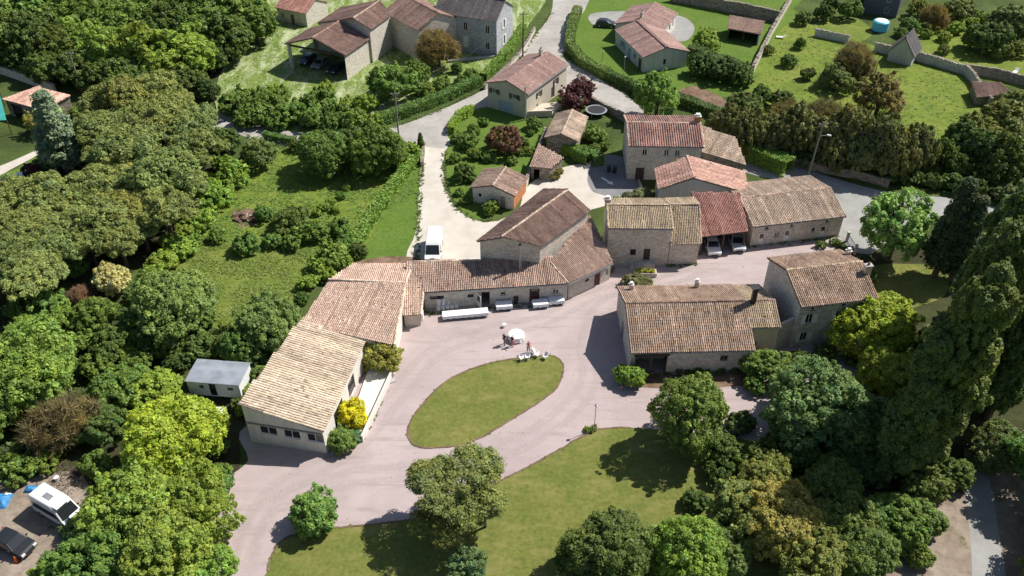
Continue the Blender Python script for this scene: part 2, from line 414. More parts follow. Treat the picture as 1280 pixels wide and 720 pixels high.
patch('woodland_floor', [(-60, 60), (60, 70), (150, 118), (262, 112), (300, 60), (330, -10), (-60, -10)], 0.010, 'g_wood')
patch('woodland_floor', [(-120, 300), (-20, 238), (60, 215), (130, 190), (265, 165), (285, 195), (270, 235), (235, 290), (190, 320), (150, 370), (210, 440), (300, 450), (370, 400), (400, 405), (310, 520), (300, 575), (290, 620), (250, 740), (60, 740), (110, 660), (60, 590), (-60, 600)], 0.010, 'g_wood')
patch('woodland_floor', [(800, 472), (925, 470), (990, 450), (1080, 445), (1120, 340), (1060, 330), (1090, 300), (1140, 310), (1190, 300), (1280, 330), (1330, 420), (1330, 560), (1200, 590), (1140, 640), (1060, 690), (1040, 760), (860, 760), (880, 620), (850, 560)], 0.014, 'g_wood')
patch('meadow', [(268, 118), (285, 75), (325, 45), (345, -25), (660, -25), (655, 40), (600, 95), (545, 128), (470, 160), (400, 168), (320, 160), (275, 145)], 0.014, 'g_pale_meadow')
patch('meadow', [(245, 285), (262, 240), (300, 200), (330, 185), (400, 190), (480, 180), (528, 180), (524, 240), (518, 328), (440, 330), (380, 310), (300, 310)], 0.014, 'g_meadow')
patch('meadow', [(185, 345), (200, 318), (250, 305), (330, 310), (395, 308), (402, 330), (375, 390), (350, 430), (300, 420), (240, 400), (195, 380)], 0.022, 'g_rough_meadow')
patch('mown_strip', [(478, 268), (500, 235), (516, 205), (526, 200), (525, 250), (519, 326), (455, 326), (462, 300)], 0.022, 'g_strip', n=4, jit=0.1)
patch('meadow', [(720, -20), (840, -20), (990, 10), (985, 60), (940, 110), (870, 125), (800, 115), (745, 95), (715, 60), (722, 20)], 0.014, 'g_strip')
patch('meadow', [(845, -30), (1000, -30), (985, 15), (905, 8)], 0.018, 'g_strip', n=4)
patch('meadow', [(942, 95), (985, 30), (1040, 40), (1100, 60), (1150, 75), (1205, 95), (1235, 130), (1260, 170), (1180, 200), (1080, 190), (980, 170), (930, 140)], 0.018, 'g_meadow')
patch('meadow', [(1130, 60), (1160, 30), (1290, 60), (1290, 110), (1205, 92), (1150, 74)], 0.018, 'g_meadow', n=4)
patch('vegetable_plot', [(1018, 30), (1062, 20), (1090, 38), (1075, 52), (1030, 48)], 0.024, 'g_rough_meadow', n=4)
patch('garden_lawn', [(565, 155), (605, 130), (660, 150), (690, 175), (665, 210), (600, 275), (575, 260), (560, 230), (558, 190)], 0.014, 'g_strip')
patch('garden_lawn', [(1085, 375), (1090, 335), (1130, 330), (1180, 335), (1180, 370), (1130, 385)], 0.020, 'g_lawn', n=4)
patch('meadow', [(-60, 255), (-60, 215), (10, 215), (48, 196), (70, 230), (20, 245)], 0.016, 'g_strip', n=4)

# roads, yards and paths
patch('road', [(255, 138), (300, 150), (350, 163), (430, 168), (495, 158), (545, 140), (600, 115), (640, 92), (660, 55), (688, 18), (700, -30), (745, -30), (733, 8), (716, 35), (704, 72), (690, 105), (640, 130), (600, 135), (572, 150), (560, 164), (556, 185), (500, 180), (430, 186), (340, 180), (295, 168), (255, 158)], 0.034, 'g_road', jit=0.25)
patch('lane', [(698, 72), (720, 82), (760, 105), (800, 132), (806, 150), (785, 152), (740, 128), (700, 112)], 0.038, 'g_road', n=5)
patch('gravel_yard', [(528, 178), (548, 166), (562, 175), (556, 192), (554, 215), (560, 243), (572, 262), (596, 276), (622, 276), (648, 262), (655, 240), (668, 226), (690, 214), (730, 205), (790, 215), (800, 250), (740, 262), (700, 300), (690, 335), (519, 335), (521, 285), (524, 230), (526, 205)], 0.030, 'g_yard', n=4, jit=0.2)
patch('asphalt_drive', [(742, 195), (785, 200), (800, 250), (760, 246), (738, 236), (735, 215)], 0.040, 'g_asphalt', n=4)
patch('asphalt_drive', [(738, 18), (775, 14), (800, 16), (850, 20), (868, 34), (862, 48), (848, 52), (800, 48), (768, 36), (742, 32)], 0.040, 'g_greyyard', n=4)
patch('lane', [(900, 190), (960, 200), (1020, 216), (1060, 228), (1110, 240), (1180, 247), (1240, 258), (1330, 278), (1330, 300), (1235, 280), (1160, 272), (1125, 290), (1100, 310), (1080, 318), (1052, 300), (1020, 240), (930, 215)], 0.034, 'g_greyyard', n=5, jit=0.2)
court_pts = [(225, 760), (235, 690), (240, 640), (280, 600), (310, 575), (300, 540), (360, 500), (440, 430), (505, 405), (528, 385), (560, 340), (640, 330), (700, 345), (760, 320), (760, 300), (880, 300), (930, 290), (1000, 285), (1058, 288), (1062, 300), (1040, 320), (1075, 400), (1095, 452), (1070, 480), (1000, 540), (960, 560), (960, 800), (225, 800)]
patch('courtyard', court_pts, 0.026, 'g_court', n=4, jit=0.15)
isl = [(510, 545), (513, 528), (527, 507), (551, 482), (580, 465), (618, 453), (655, 447), (688, 445), (700, 450), (704, 462), (696, 484), (672, 504), (640, 524), (603, 546), (575, 556), (541, 560), (520, 557)]
_, island_xy = patch('island_lawn', isl, 0.062, 'g_lawn', n=8, jit=0.10)
lawn_pts = [(333, 790), (335, 715), (341, 692), (360, 672), (417, 660), (436, 659), (530, 647), (590, 622), (624, 602), (660, 584), (700, 562), (728, 546), (765, 535), (850, 540), (960, 560), (1040, 640), (1040, 790)]
_, lawn_xy = patch('front_lawn', lawn_pts, 0.062, 'g_lawn', n=6, jit=0.12)
patch('dirt_yard', [(-60, 620), (40, 596), (85, 590), (120, 620), (110, 670), (60, 760), (-60, 760)], 0.034, 'g_dirt', n=4, jit=0.4)
patch('dirt_ground', [(1030, 780), (1075, 690), (1130, 640), (1185, 600), (1240, 560), (1330, 540), (1330, 780)], 0.034, 'g_dirt', n=4, jit=0.5)
patch('concrete_path', [(1205, 565), (1228, 555), (1236, 600), (1246, 650), (1262, 780), (1222, 780), (1212, 660)], 0.042, 'g_greyyard', n=4, jit=0.15)
patch('dirt_ground', [(1252, 372), (1262, 345), (1290, 330), (1330, 340), (1330, 380), (1275, 380)], 0.030, 'g_greyyard', n=4, jit=0.3)
patch('soil_heap_ground', [(290, 275), (292, 262), (312, 261), (328, 266), (320, 280), (300, 283)], 0.030, 'g_soil', n=4, jit=0.5)
patch('barn_shadow_bed', [(796, 467), (860, 469), (932, 466), (940, 480), (870, 486), (805, 484)], 0.036, 'g_soil', n=4, jit=0.3)  # dark soil colour paints the barn's shadow band over its planted strip
patch('soil_border', [(440, 332), (470, 322), (520, 322), (522, 334)], 0.036, 'g_soil', n=4, jit=0.3)
patch('soil_path', [(845, 118), (868, 108), (905, 124), (915, 140), (900, 146), (870, 130)], 0.030, 'g_soil', n=4, jit=0.4)
patch('path', [(-60, 232), (-10, 212), (30, 195), (50, 186), (46, 194), (10, 214), (-60, 250)], 0.026, 'g_yard', n=4)

def ribbon(name, xy, w, z, h, mat, closed=True, kind='structure'):
    """a low raised edging that follows a line on the ground"""
    P2 = [np.array(p) for p in xy]; m = len(P2); vs = []; fs = []
    for i in range(m):
        a, b = (P2[i - 1], P2[(i + 1) % m]) if closed else (P2[max(i - 1, 0)], P2[min(i + 1, m - 1)])
        d = b - a; d /= np.linalg.norm(d) + 1e-9; nrm = np.array([-d[1], d[0]])
        ww = w * (0.8 + 0.4 * random.random())
        for s, zz in ((-0.5, z), (-0.4, z + h), (0.4, z + h), (0.5, z)):
            q = P2[i] + nrm * ww * s; vs.append((q[0], q[1], zz))
    for i in range(m if closed else m - 1):
        j = (i + 1) % m
        for k in range(3): fs.append((i * 4 + k, i * 4 + k + 1, j * 4 + k + 1, j * 4 + k))
    return setp(MB().add(vs, fs).build(name, M[mat]), kind=kind)
ribbon('lawn_edging', island_xy, 0.22, 0.02, 0.07, 'g_soil')
ribbon('lawn_edging', lawn_xy[6:75], 0.22, 0.02, 0.07, 'g_soil', closed=False)

# painted arrow on the drive
a = G(752, 222, 0.046); b = G(767, 231, 0.046)
d = (b - a)[:2]; Ld = np.linalg.norm(d); d /= Ld; nr = np.array([-d[1], d[0]])
def arp(s, t): q = a[:2] + d * s + nr * t; return (q[0], q[1], 0.046)
setp(MB().add([arp(0, -.18), arp(Ld * .65, -.18), arp(Ld * .65, -.5), arp(Ld, 0), arp(Ld * .65, .5), arp(Ld * .65, .18), arp(0, .18)], [(0, 1, 5, 6), (2, 3, 4)]).build('road_marking', M['white_paint']), kind='structure')

# loose tussocks of grass: uncountable
def inside(poly, x, y):
    c = np.zeros(len(x), bool); n = len(poly); j = n - 1
    for i in range(n):
        xi, yi = poly[i][0], poly[i][1]; xj, yj = poly[j][0], poly[j][1]
        m = ((yi > y) != (yj > y)) & (x < (xj - xi) * (y - yi) / (yj - yi + 1e-12) + xi)
        c ^= m; j = i
    return c
def tussocks(name, label, px_poly, count, size, colr, seed):
    r = np.random.default_rng(seed)
    poly = [G(*p)[:2] for p in px_poly]; A = np.array(poly)
    x = r.uniform(A[:, 0].min(), A[:, 0].max(), count * 3); y = r.uniform(A[:, 1].min(), A[:, 1].max(), count * 3)
    k = inside(poly, x, y); x, y = x[k][:count], y[k][:count]
    dens = np.array([noise.noise((a * 0.35, b * 0.35, seed)) for a, b in zip(x, y)])
    k = dens + r.normal(0, 0.2, len(x)) > -0.15; x, y = x[k], y[k]; n = len(x)
    B = 4
    ang = r.uniform(0, 2 * PI, (n, B)); sz = size * r.uniform(0.5, 1.5, (n, 1)) * r.uniform(0.7, 1.3, (n, B))
    bx = x[:, None] + r.normal(0, 0.12, (n, B)); by = y[:, None] + r.normal(0, 0.12, (n, B))
    lean = r.uniform(0.8, 1.8, (n, B)) * sz; w = sz * 0.35
    ca, sa = np.cos(ang), np.sin(ang)
    V = np.zeros((n, B, 3, 3))
    V[..., 0, 0] = bx - sa * w; V[..., 0, 1] = by + ca * w
    V[..., 1, 0] = bx + sa * w; V[..., 1, 1] = by - ca * w
    V[..., 2, 0] = bx + ca * lean; V[..., 2, 1] = by + sa * lean; V[..., 2, 2] = sz * 0.7
    C = np.repeat(1.45 * (0.75 + 0.5 * r.random((n * B, 1))) * np.array(colr) * (1 + r.normal(0, 0.08, (n * B, 3))), 3, axis=0)
    me = np_mesh(name, V.reshape(-1, 3), np.arange(n * B * 3).reshape(-1, 3), M['leaf'], C)
    o = link(name, me); o.color = (1, 1, 1, 1)
    return setp(o, label, 'grass', kind='stuff')
tussocks('long_grass', 'long yellowish grass of the rough meadow behind the pale barn', [(185, 345), (200, 318), (250, 305), (395, 306), (402, 330), (350, 430), (240, 400)], 9000, 0.2, (0.155, 0.20, 0.042), 3)
tussocks('long_grass', 'bright green grass tussocks of the sloping meadow beside the gravel yard', [(245, 285), (262, 240), (330, 185), (520, 182), (522, 240), (480, 265), (440, 330), (300, 310)], 8000, 0.2, (0.12, 0.19, 0.036), 4)
tussocks('long_grass', 'pale grass tussocks of the meadow in front of the open shed', [(268, 118), (285, 75), (345, 0), (560, 0), (545, 128), (400, 165)], 6000, 0.2, (0.22, 0.27, 0.10), 5)
tussocks('long_grass', 'green grass tussocks of the walled orchard meadow', [(942, 95), (985, 30), (1100, 60), (1205, 95), (1255, 170), (1080, 190), (930, 140)], 3500, 0.2, (0.13, 0.19, 0.036), 6)
tussocks('weeds', 'dark weeds and brambles on the floor of the wood', [(-60, 600), (60, 590), (120, 520), (200, 450), (200, 400), (150, 380), (60, 400), (-60, 420)], 4000, 0.4, (0.06, 0.10, 0.025), 7)

def edge_tufts(name, label, lines, per_m, size, colr, seed, spread=0.12, kind='stuff'):
    """grass and weeds growing along an edge"""
    r = np.random.default_rng(seed); x = []; y = []
    for ln in lines:
        for a, b in zip(ln[:-1], ln[1:]):
            a, b = np.array(a[:2]), np.array(b[:2]); n = r.poisson(np.linalg.norm(b - a) * per_m); t = r.random(n)
            q = a + (b - a) * t[:, None] + r.normal(0, spread, (n, 2)); x += list(q[:, 0]); y += list(q[:, 1])
    x, y = np.array(x), np.array(y); n = len(x); B = 4
    ang = r.uniform(0, 2 * PI, (n, B)); sz = size * r.uniform(.5, 1.6, (n, 1)) * r.uniform(.7, 1.3, (n, B)); w = sz * .4; ca, sa = np.cos(ang), np.sin(ang)
    V = np.zeros((n, B, 3, 3)); V[..., 2] = .03
    V[..., 0, 0] = x[:, None] - sa * w; V[..., 0, 1] = y[:, None] + ca * w; V[..., 1, 0] = x[:, None] + sa * w; V[..., 1, 1] = y[:, None] - ca * w
    V[..., 2, 0] = x[:, None] + ca * sz * 1.3; V[..., 2, 1] = y[:, None] + sa * sz * 1.3; V[..., 2, 2] = .05 + sz * .6
    C = np.repeat(np.array(colr) * (.7 + .6 * r.random((n * B, 1))), 3, axis=0)
    o = link(name, np_mesh(name, V.reshape(-1, 3), np.arange(n * B * 3).reshape(-1, 3), M['leaf'], C)); o.color = (1, 1, 1, 1)
    return setp(o, label, 'grass', kind='stuff')
edge_tufts('grass_tufts', 'ragged grass tufts along the edges of the lawns', [list(island_xy) + [island_xy[0]], lawn_xy[6:75]], 4, .10, (.19, .22, .05), 21, .07)
PX = lambda *pts: [G(x, y) for x, y in pts]
edge_tufts('wall_weeds', 'weeds growing along walls and gravel edges', [PX((493, 462), (452, 552)), PX((530, 393), (690, 380), (712, 372), (768, 336)), PX((936, 309), (1050, 296)), PX((833, 333), (872, 331)), PX((788, 468), (935, 466)), PX((522, 330), (524, 240), (528, 205)), PX((556, 192), (554, 215), (560, 243), (572, 262), (596, 276), (622, 276)),
   PX((290, 605), (270, 640), (240, 690)), PX((300, 168), (340, 180), (430, 186), (500, 180)), PX((716, 35), (704, 72), (740, 90), (800, 130)), PX((690, 15), (660, 55), (640, 92), (545, 140), (495, 158), (430, 168))], 6, .2, (.12, .17, .04), 22, .22)
r_ = np.random.default_rng(33); m_ = MB()
cp = [G(*p)[:2] for p in court_pts]; A_ = np.array(cp); xs_ = r_.uniform(A_[:, 0].min(), A_[:, 0].max(), 2600); ys_ = r_.uniform(50, A_[:, 1].max(), 2600); k_ = inside(cp, xs_, ys_)
for x_, y_ in zip(xs_[k_], ys_[k_]):
    s_ = abs(r_.normal(0, .025)) + .015; m_.add([(x_ - s_, y_, .03), (x_ + s_ * .6, y_ - s_, .03), (x_ + s_, y_ + s_ * .8, .03), (x_, y_, .03 + s_ * .8)], [(0, 1, 3), (1, 2, 3), (2, 0, 3)])
setp(m_.build('loose_stones', M['rubble'], fixn=False), 'loose pale stones scattered over the courtyard gravel', 'gravel', kind='stuff')

def wheel_track(px, off, w=0.55, z=0.034):
    """worn, paler strip in the gravel that fades out at its sides"""
    P2 = [G(*p)[:2] for p in px]; pts = []
    for i in range(len(P2) - 1):
        p0, p1, p2, p3 = P2[max(i - 1, 0)], P2[i], P2[i + 1], P2[min(i + 2, len(P2) - 1)]
        for k in range(10):
            t = k / 10; pts.append(0.5 * (2 * p1 + (p2 - p0) * t + (2 * p0 - 5 * p1 + 4 * p2 - p3) * t * t + (3 * p1 - p0 - 3 * p2 + p3) * t ** 3))
    V = []; C = []; Fq = []; n = len(pts)
    for i, p in enumerate(pts):
        d = pts[min(i + 1, n - 1)] - pts[max(i - 1, 0)]; d /= np.linalg.norm(d) + 1e-9; nv = np.array([-d[1], d[0]])
        e = min(1, i / 8, (n - 1 - i) / 8); c0 = p + nv * (off + .12 * noise.noise((p[0] * .3, p[1] * .3, off)))
        for s, a in ((-1, 0), (-.45, .8), (.45, .8), (1, 0)): q = c0 + nv * w * s; V.append((q[0], q[1], z)); C.append((a * e,) * 3)
    for i in range(n - 1):
        for k in range(3): Fq.append((i * 4 + k, i * 4 + k + 1, i * 4 + 5 + k, i * 4 + 4 + k))
    setp(link('wheel_track', np_mesh('wheel_track', V, Fq, M['worn_track'], np.array(C))), kind='structure')
R1_ = [(300, 730), (330, 640), (430, 600), (500, 590), (600, 575), (690, 530), (735, 480), (735, 430), (760, 380), (850, 345), (900, 325)]
R2_ = [(290, 720), (340, 620), (440, 560), (490, 500), (545, 440), (610, 415), (680, 400), (740, 370), (840, 348), (940, 325)]
for off in (-.85, .85):
    wheel_track(R1_, off, z=0.034); wheel_track(R2_, off, z=0.038)
# ------------------------------------------------------------------ roofs, walls, openings
def tiles_np(poly, eave_dir, pitch=0.23, step=0.36, pal=None, jit=1.0, seed=1, rise=0.80, sag=0.09, patchy=0.22):
    """canal tiles laid on a planar polygon: every tile a curved shell of its own"""
    r = np.random.default_rng(seed)
    P3 = np.array(poly, float); nn = np.cross(P3[1] - P3[0], P3[2] - P3[0]); nn /= np.linalg.norm(nn)
    if nn[2] < 0: nn = -nn
    e = np.array(eave_dir, float); e -= nn * np.dot(e, nn); e /= np.linalg.norm(e)
    s = np.cross(nn, e)
    if s[2] < 0: s = -s
    o = P3[0]; U = (P3 - o) @ e; W = (P3 - o) @ s
    nu = max(1, int(round((U.max() - U.min()) / pitch))); pu = (U.max() - U.min()) / nu
    nw = max(1, int(math.ceil((W.max() - W.min()) / step)))
    cu, cw = np.meshgrid(U.min() + (np.arange(nu) + 0.5) * pu, W.min() + (np.arange(nw) + 0.5) * step)
    cu, cw = cu.ravel(), cw.ravel()
    k = inside(np.stack([U, W], 1), cu, np.clip(cw, W.min() + 0.02, W.max() - 0.02)); cu, cw = cu[k], cw[k]; n = len(cu)
    if n == 0: return np.zeros((0, 3)), np.zeros((0, 4), int), np.zeros((0, 3))
    segs = 4; th = np.linspace(0, PI, segs + 1)
    rad = pu * 0.40
    x0 = np.stack([np.cos(th) * rad, np.sin(th) * rad * rise], 1)
    V = np.zeros((n, 2, segs + 1, 3))
    skew = r.normal(0, 0.012 * jit, (n, 2)); lift = np.abs(r.normal(0, 0.010 * jit, n))
    sagz = np.array([sag * (0.5 + 0.5 * noise.noise((a * 0.25, b * 0.25, seed * 3.7))) for a, b in zip(cu, cw)])
    cw = cw - np.where(r.random(n) < 0.012 * jit, r.uniform(0.05, 0.2, n), 0)
    for q, (dw, sc, dz) in enumerate(((-step * 0.62, 1.08, 0.022), (step * 0.5, 0.94, 0.006))):
        for t in range(segs + 1):
            V[:, q, t, 0] = cu + x0[t, 0] * sc + skew[:, q]
            V[:, q, t, 1] = cw + dw + r.normal(0, 0.012 * jit, n) * (q == 0)
            V[:, q, t, 2] = x0[t, 1] * sc + dz + lift + sagz
    Wd = o + V[..., 0:1] * e + V[..., 1:2] * s + V[..., 2:3] * nn
    b = np.arange(n)[:, None] * (2 * (segs + 1)); f = []
    for t in range(segs): f.append(np.concatenate([b + t, b + t + 1, b + segs + 1 + t + 1, b + segs + 1 + t], 1))
    Fq = np.stack(f, 1).reshape(-1, 4)
    pal = np.array(pal); pick = r.choice(len(pal), n, p=None)
    colr = pal[pick]; mean = pal.mean(0)
    ci = np.round((cu - U.min()) / pu).astype(int); colv = r.normal(0, 0.10, nu + 2); colp = pal[r.integers(0, len(pal), nu + 2)]
    colr = (mean * 0.40 + colr * 0.35 + colp[ci] * 0.25) * (1 + r.normal(0, 0.07, (n, 1)) + colv[ci][:, None])
    odd = r.random(n) < 0.03; colr[odd] *= r.choice([0.6, 1.35], odd.sum())[:, None]
    big = np.array([noise.noise((a * 0.5 + seed, b * 0.5, 1.3)) + 0.6 * noise.noise((a * 1.6 + seed, b * 1.1, 7.3)) for a, b in zip(cu, cw)])
    colr = colr * (1 + patchy * big[:, None])
    colr = np.clip(np.repeat(colr, 2 * (segs + 1), axis=0), 0.01, 0.9)
    return Wd.reshape(-1, 3), Fq, colr
def pal_of(*cols, k=1.0, sat=0.71):
    out = []
    for c in cols:
        v = np.array(S(*c, k)); l = v @ np.array([.3, .59, .11]); out.append(tuple(l + (v - l) * sat))
    return out
PAL = {
 'pale':  pal_of((218, 192, 158), (210, 184, 150), (226, 202, 170), (200, 172, 138), (220, 194, 162), (194, 174, 144)),
 'rosy':  pal_of((206, 166, 140), (196, 154, 128), (216, 180, 154), (180, 140, 118), (210, 176, 150), (168, 140, 122)),
 'mixed': pal_of((188, 148, 126), (170, 130, 110), (204, 170, 146), (152, 116, 98), (182, 150, 130), (150, 128, 112)),
 'brown': pal_of((182, 146, 116), (164, 128, 102), (196, 162, 132), (150, 116, 94), (186, 156, 128), (158, 134, 112)),
 'dark':  pal_of((146, 112, 96), (130, 96, 84), (160, 126, 108), (118, 88, 78), (150, 116, 104)),
 'ochre': pal_of((186, 160, 122), (172, 144, 108), (200, 176, 138), (158, 134, 104), (190, 168, 134)),
 'red':   pal_of((188, 122, 104), (172, 104, 88), (202, 140, 120), (160, 98, 84), (196, 132, 112), (150, 108, 96)),
 'pink':  pal_of((222, 164, 138), (214, 150, 124), (232, 182, 158), (200, 138, 114), (226, 176, 152), (190, 150, 130)),
 'stripe': pal_of((168, 112, 98), (186, 104, 86), (150, 124, 112), (160, 136, 124), (176, 120, 104), (140, 108, 98)),
 'modern': pal_of((170, 130, 118), (164, 124, 112), (176, 138, 126), (160, 122, 112)),
 'tan':   pal_of((196, 168, 140), (184, 154, 126), (206, 180, 154), (170, 142, 118), (190, 160, 132)),
 'slate': pal_of((96, 94, 98), (84, 82, 88), (106, 104, 108), (92, 86, 88), (112, 104, 102)),
}
RSEED = [10]
def roof_plane(parent, poly, eave_dir, pal, **kw):
    """slab (part 'roof') with its tiles (sub-part)"""
    RSEED[0] += 1
    A_ = np.array(poly, float); co_ = np.linalg.lstsq(np.column_stack([A_[:, :2], np.ones(len(A_))]), A_[:, 2], rcond=None)[0]
    poly = [np.array([p_[0], p_[1], p_[0] * co_[0] + p_[1] * co_[1] + co_[2]]) for p_ in A_]     # keep old, slightly twisted roofs plane
    rf = MB().sheet(poly, 0.10).build('roof', M['under_tile'], parent)
    lich = kw.pop('lichen', False)
    V, Fq, C = tiles_np(poly, eave_dir, pal=PAL[pal], seed=RSEED[0], **kw)
    if len(V):
        t = link('roof_tiles', np_mesh('roof_tiles', V - ORG[parent], Fq, M['tile_lichen' if lich else 'tile'], C), rf)
        setp(t, kind='stuff')
    return rf
def cap_row(parent, p, q, pal='tan', rad=0.15, step=0.42, name='ridge_tiles'):
    """row of half round tiles bedded along a ridge, hip or verge"""
    RSEED[0] += 1; r = np.random.default_rng(RSEED[0])
    p, q = np.array(p, float), np.array(q, float); d = q - p; Ln = np.linalg.norm(d); d /= Ln
    a = np.cross(d, (0, 0, 1)); a /= np.linalg.norm(a); b = np.cross(a, d)
    n = max(2, int(Ln / step)); st = Ln / n; th = np.linspace(-0.15, PI + 0.15, 6); V = []; Fq = []; C = []
    P = np.array(PAL[pal])
    for i in range(n):
        cc = P[r.integers(len(P))] * (1 + r.normal(0, 0.1)); off = r.normal(0, 0.012, 2)
        base = len(V)
        for s, sc, dz in ((-0.05, 1.1, 0.03), (1.0, 0.95, 0.01)):
            c0 = p + d * (i + s) * st + a * off[0] + b * (dz + off[1] - rad * 0.25)
            for t in th: V.append(c0 + a * math.cos(t) * rad * sc + b * math.sin(t) * rad * sc); C.append(cc)
        for t in range(5): Fq.append((base + t, base + t + 1, base + 6 + t + 1, base + 6 + t))
    o = link(name, np_mesh(name, np.array(V) - ORG[parent], Fq, M['tile'], np.clip(np.array(C), 0.01, 0.9)), parent)
    return o

def wall(mb, p0, p1, z0, zt0, zt1, apex=None, ops=(), reveal=0.2):
    """one wall face from p0 to p1 (outside is on the right when walking p0 -> p1 ... openings measured from p0)"""
    p0, p1 = np.array(p0[:2], float), np.array(p1[:2], float); d = p1 - p0; Ln = np.linalg.norm(d); d /= Ln
    inn = np.array([-d[1], d[0]])
    zm = min(zt0, zt1)
    def q(s, z, k=0.0): r = p0 + d * s + inn * k; return (r[0], r[1], z)
    ops = [(s, z, w, h) for s, z, w, h in ops if z + h <= zm + 1e-6]
    xs = sorted({0.0, Ln, *[o[0] for o in ops], *[o[0] + o[2] for o in ops]}); zs = sorted({z0, zm, *[o[1] for o in ops], *[o[1] + o[3] for o in ops]})
    for i in range(len(xs) - 1):
        for j in range(len(zs) - 1):
            mx, mz = (xs[i] + xs[i + 1]) / 2, (zs[j] + zs[j + 1]) / 2
            if any(o[0] < mx < o[0] + o[2] and o[1] < mz < o[1] + o[3] for o in ops): continue
            mb.poly([q(xs[i], zs[j]), q(xs[i + 1], zs[j]), q(xs[i + 1], zs[j + 1]), q(xs[i], zs[j + 1])])
    top = [q(0, zm), q(Ln, zm)]
    if zt1 > zm + 1e-4: top.append(q(Ln, zt1))
    if apex: top.append(q(apex[0], apex[1]))
    if zt0 > zm + 1e-4: top.append(q(0, zt0))
    if len(top) > 2: mb.poly(top)
    for s, z, w, h in ops:
        for A, B in (((s, z), (s + w, z)), ((s + w, z), (s + w, z + h)), ((s + w, z + h), (s, z + h)), ((s, z + h), (s, z))):
            mb.poly([q(*A), q(*B), q(*B, reveal), q(*A, reveal)])
def fitting(root, p0, p1, op, surround='limestone_pale'):
    """window, door or shutter set into an opening"""
    s, z, w, h, kind = op[:5]; opt = op[5] if len(op) > 5 else {}
    p0, p1 = np.array(p0[:2], float), np.array(p1[:2], float); d = (p1 - p0) / np.linalg.norm(p1 - p0); inn = np.array([-d[1], d[0]])
    ang = math.atan2(d[1], d[0])
    def q(a, b, k): r = p0 + d * (s + a) + inn * k; return np.array([r[0], r[1], z + b])
    if kind == 'o': return
    if opt.get('sur', True) and surround:
        t = 0.14; m = MB()
        m.box(q(w / 2, h + t / 2, -0.012), (w + 2 * t, 0.05, t), ang)
        for x in (-t / 2, w + t / 2): m.box(q(x, h / 2, -0.012), (t, 0.05, h), ang)
        m.box(q(w / 2, -0.05, -0.03), (w + 2 * t, 0.12, 0.10), ang)
        m.build('window_surround' if kind in 'ws' else 'door_surround', M[surround], root)
    fm = M[opt.get('frame', 'white_paint')]; fr = 0.07
    if kind in ('w', 's'):
        m = MB()
        for x in (fr / 2, w - fr / 2): m.box(q(x, h / 2, 0.12), (fr, 0.06, h), ang)
        for y in (fr / 2, h - fr / 2): m.box(q(w / 2, y, 0.12), (w - 2 * fr, 0.06, fr), ang)
        if w > 0.7: m.box(q(w / 2, h / 2, 0.12), (0.06, 0.05, h - 2 * fr), ang)
        wo_ = m.build('window', fm, root)
        MB().poly([q(fr, fr, 0.13), q(w - fr, fr, 0.13), q(w - fr, h - fr, 0.13), q(fr, h - fr, 0.13)]).build('pane', M['glass'], wo_)
        if kind == 's':
            for x in (-w * 0.27 - 0.02, w * 1.27 + 0.02):
                sh = MB().box(q(x, h / 2, -0.06), (w * 0.5, 0.05, h), ang).build('shutter', M[opt.get('shutter', 'white_paint')], wo_)
    elif kind in ('d', 'g'):
        n = 5 if kind == 'g' else 1; mat = M[opt.get('mat', 'wood_brown')]
        m = MB().box(q(w / 2, h / 2, 0.12), (w, 0.06, h), ang)
        do = m.build('garage_door' if kind == 'g' else 'door', mat, root)
        if kind == 'd':
            g = opt.get('glazed', 0)
            if g: MB().box(q(w / 2, h * 0.72, 0.085), (w * 0.6, 0.02, h * 0.36), ang).build('pane', M['glass'], do)
            MB().box(q(w * 0.85, h * 0.48, 0.07), (0.05, 0.06, 0.14), ang).build('handle', M['metal_dark'], do)
        else:
            for k in range(1, 5): MB().box(q(w / 2, h * k / 5, 0.085), (w * 0.98, 0.015, 0.03), ang).build('panel_joint', M['metal_grey'], do)
            MB().box(q(w / 2, h * 0.3, 0.075), (0.25, 0.05, 0.06), ang).build('handle', M['metal_dark'], do)
def chimney(root, x, y, z0, z1, w=0.7, dd=0.5, rz=0.0, mat='limestone', cap='white'):
    c = MB().box((x, y, (z0 + z1) / 2), (w, dd, z1 - z0), rz).build('chimney', M[mat], root)
    m = MB().box((x, y, z1 + 0.05), (w + 0.16, dd + 0.16, 0.10), rz)
    m.build('chimney_cap', M['concrete' if cap != 'white' else 'render_white'], c)
    if cap == 'white':
        MB().box((x, y, z1 + 0.26), (w * 0.75, dd * 0.75, 0.30), rz).build('chimney_pot', M['white_paint'], c)
    else:
        MB().tube([(x, y, z1 + 0.1), (x, y, z1 + 0.45)], [0.14, 0.11], 10).build('chimney_pot', M['rust'], c)
    return c
def gutter(root, p, q):
    MB().tube([p, q], 0.06, 6).build('gutter', M['metal_grey'], root)

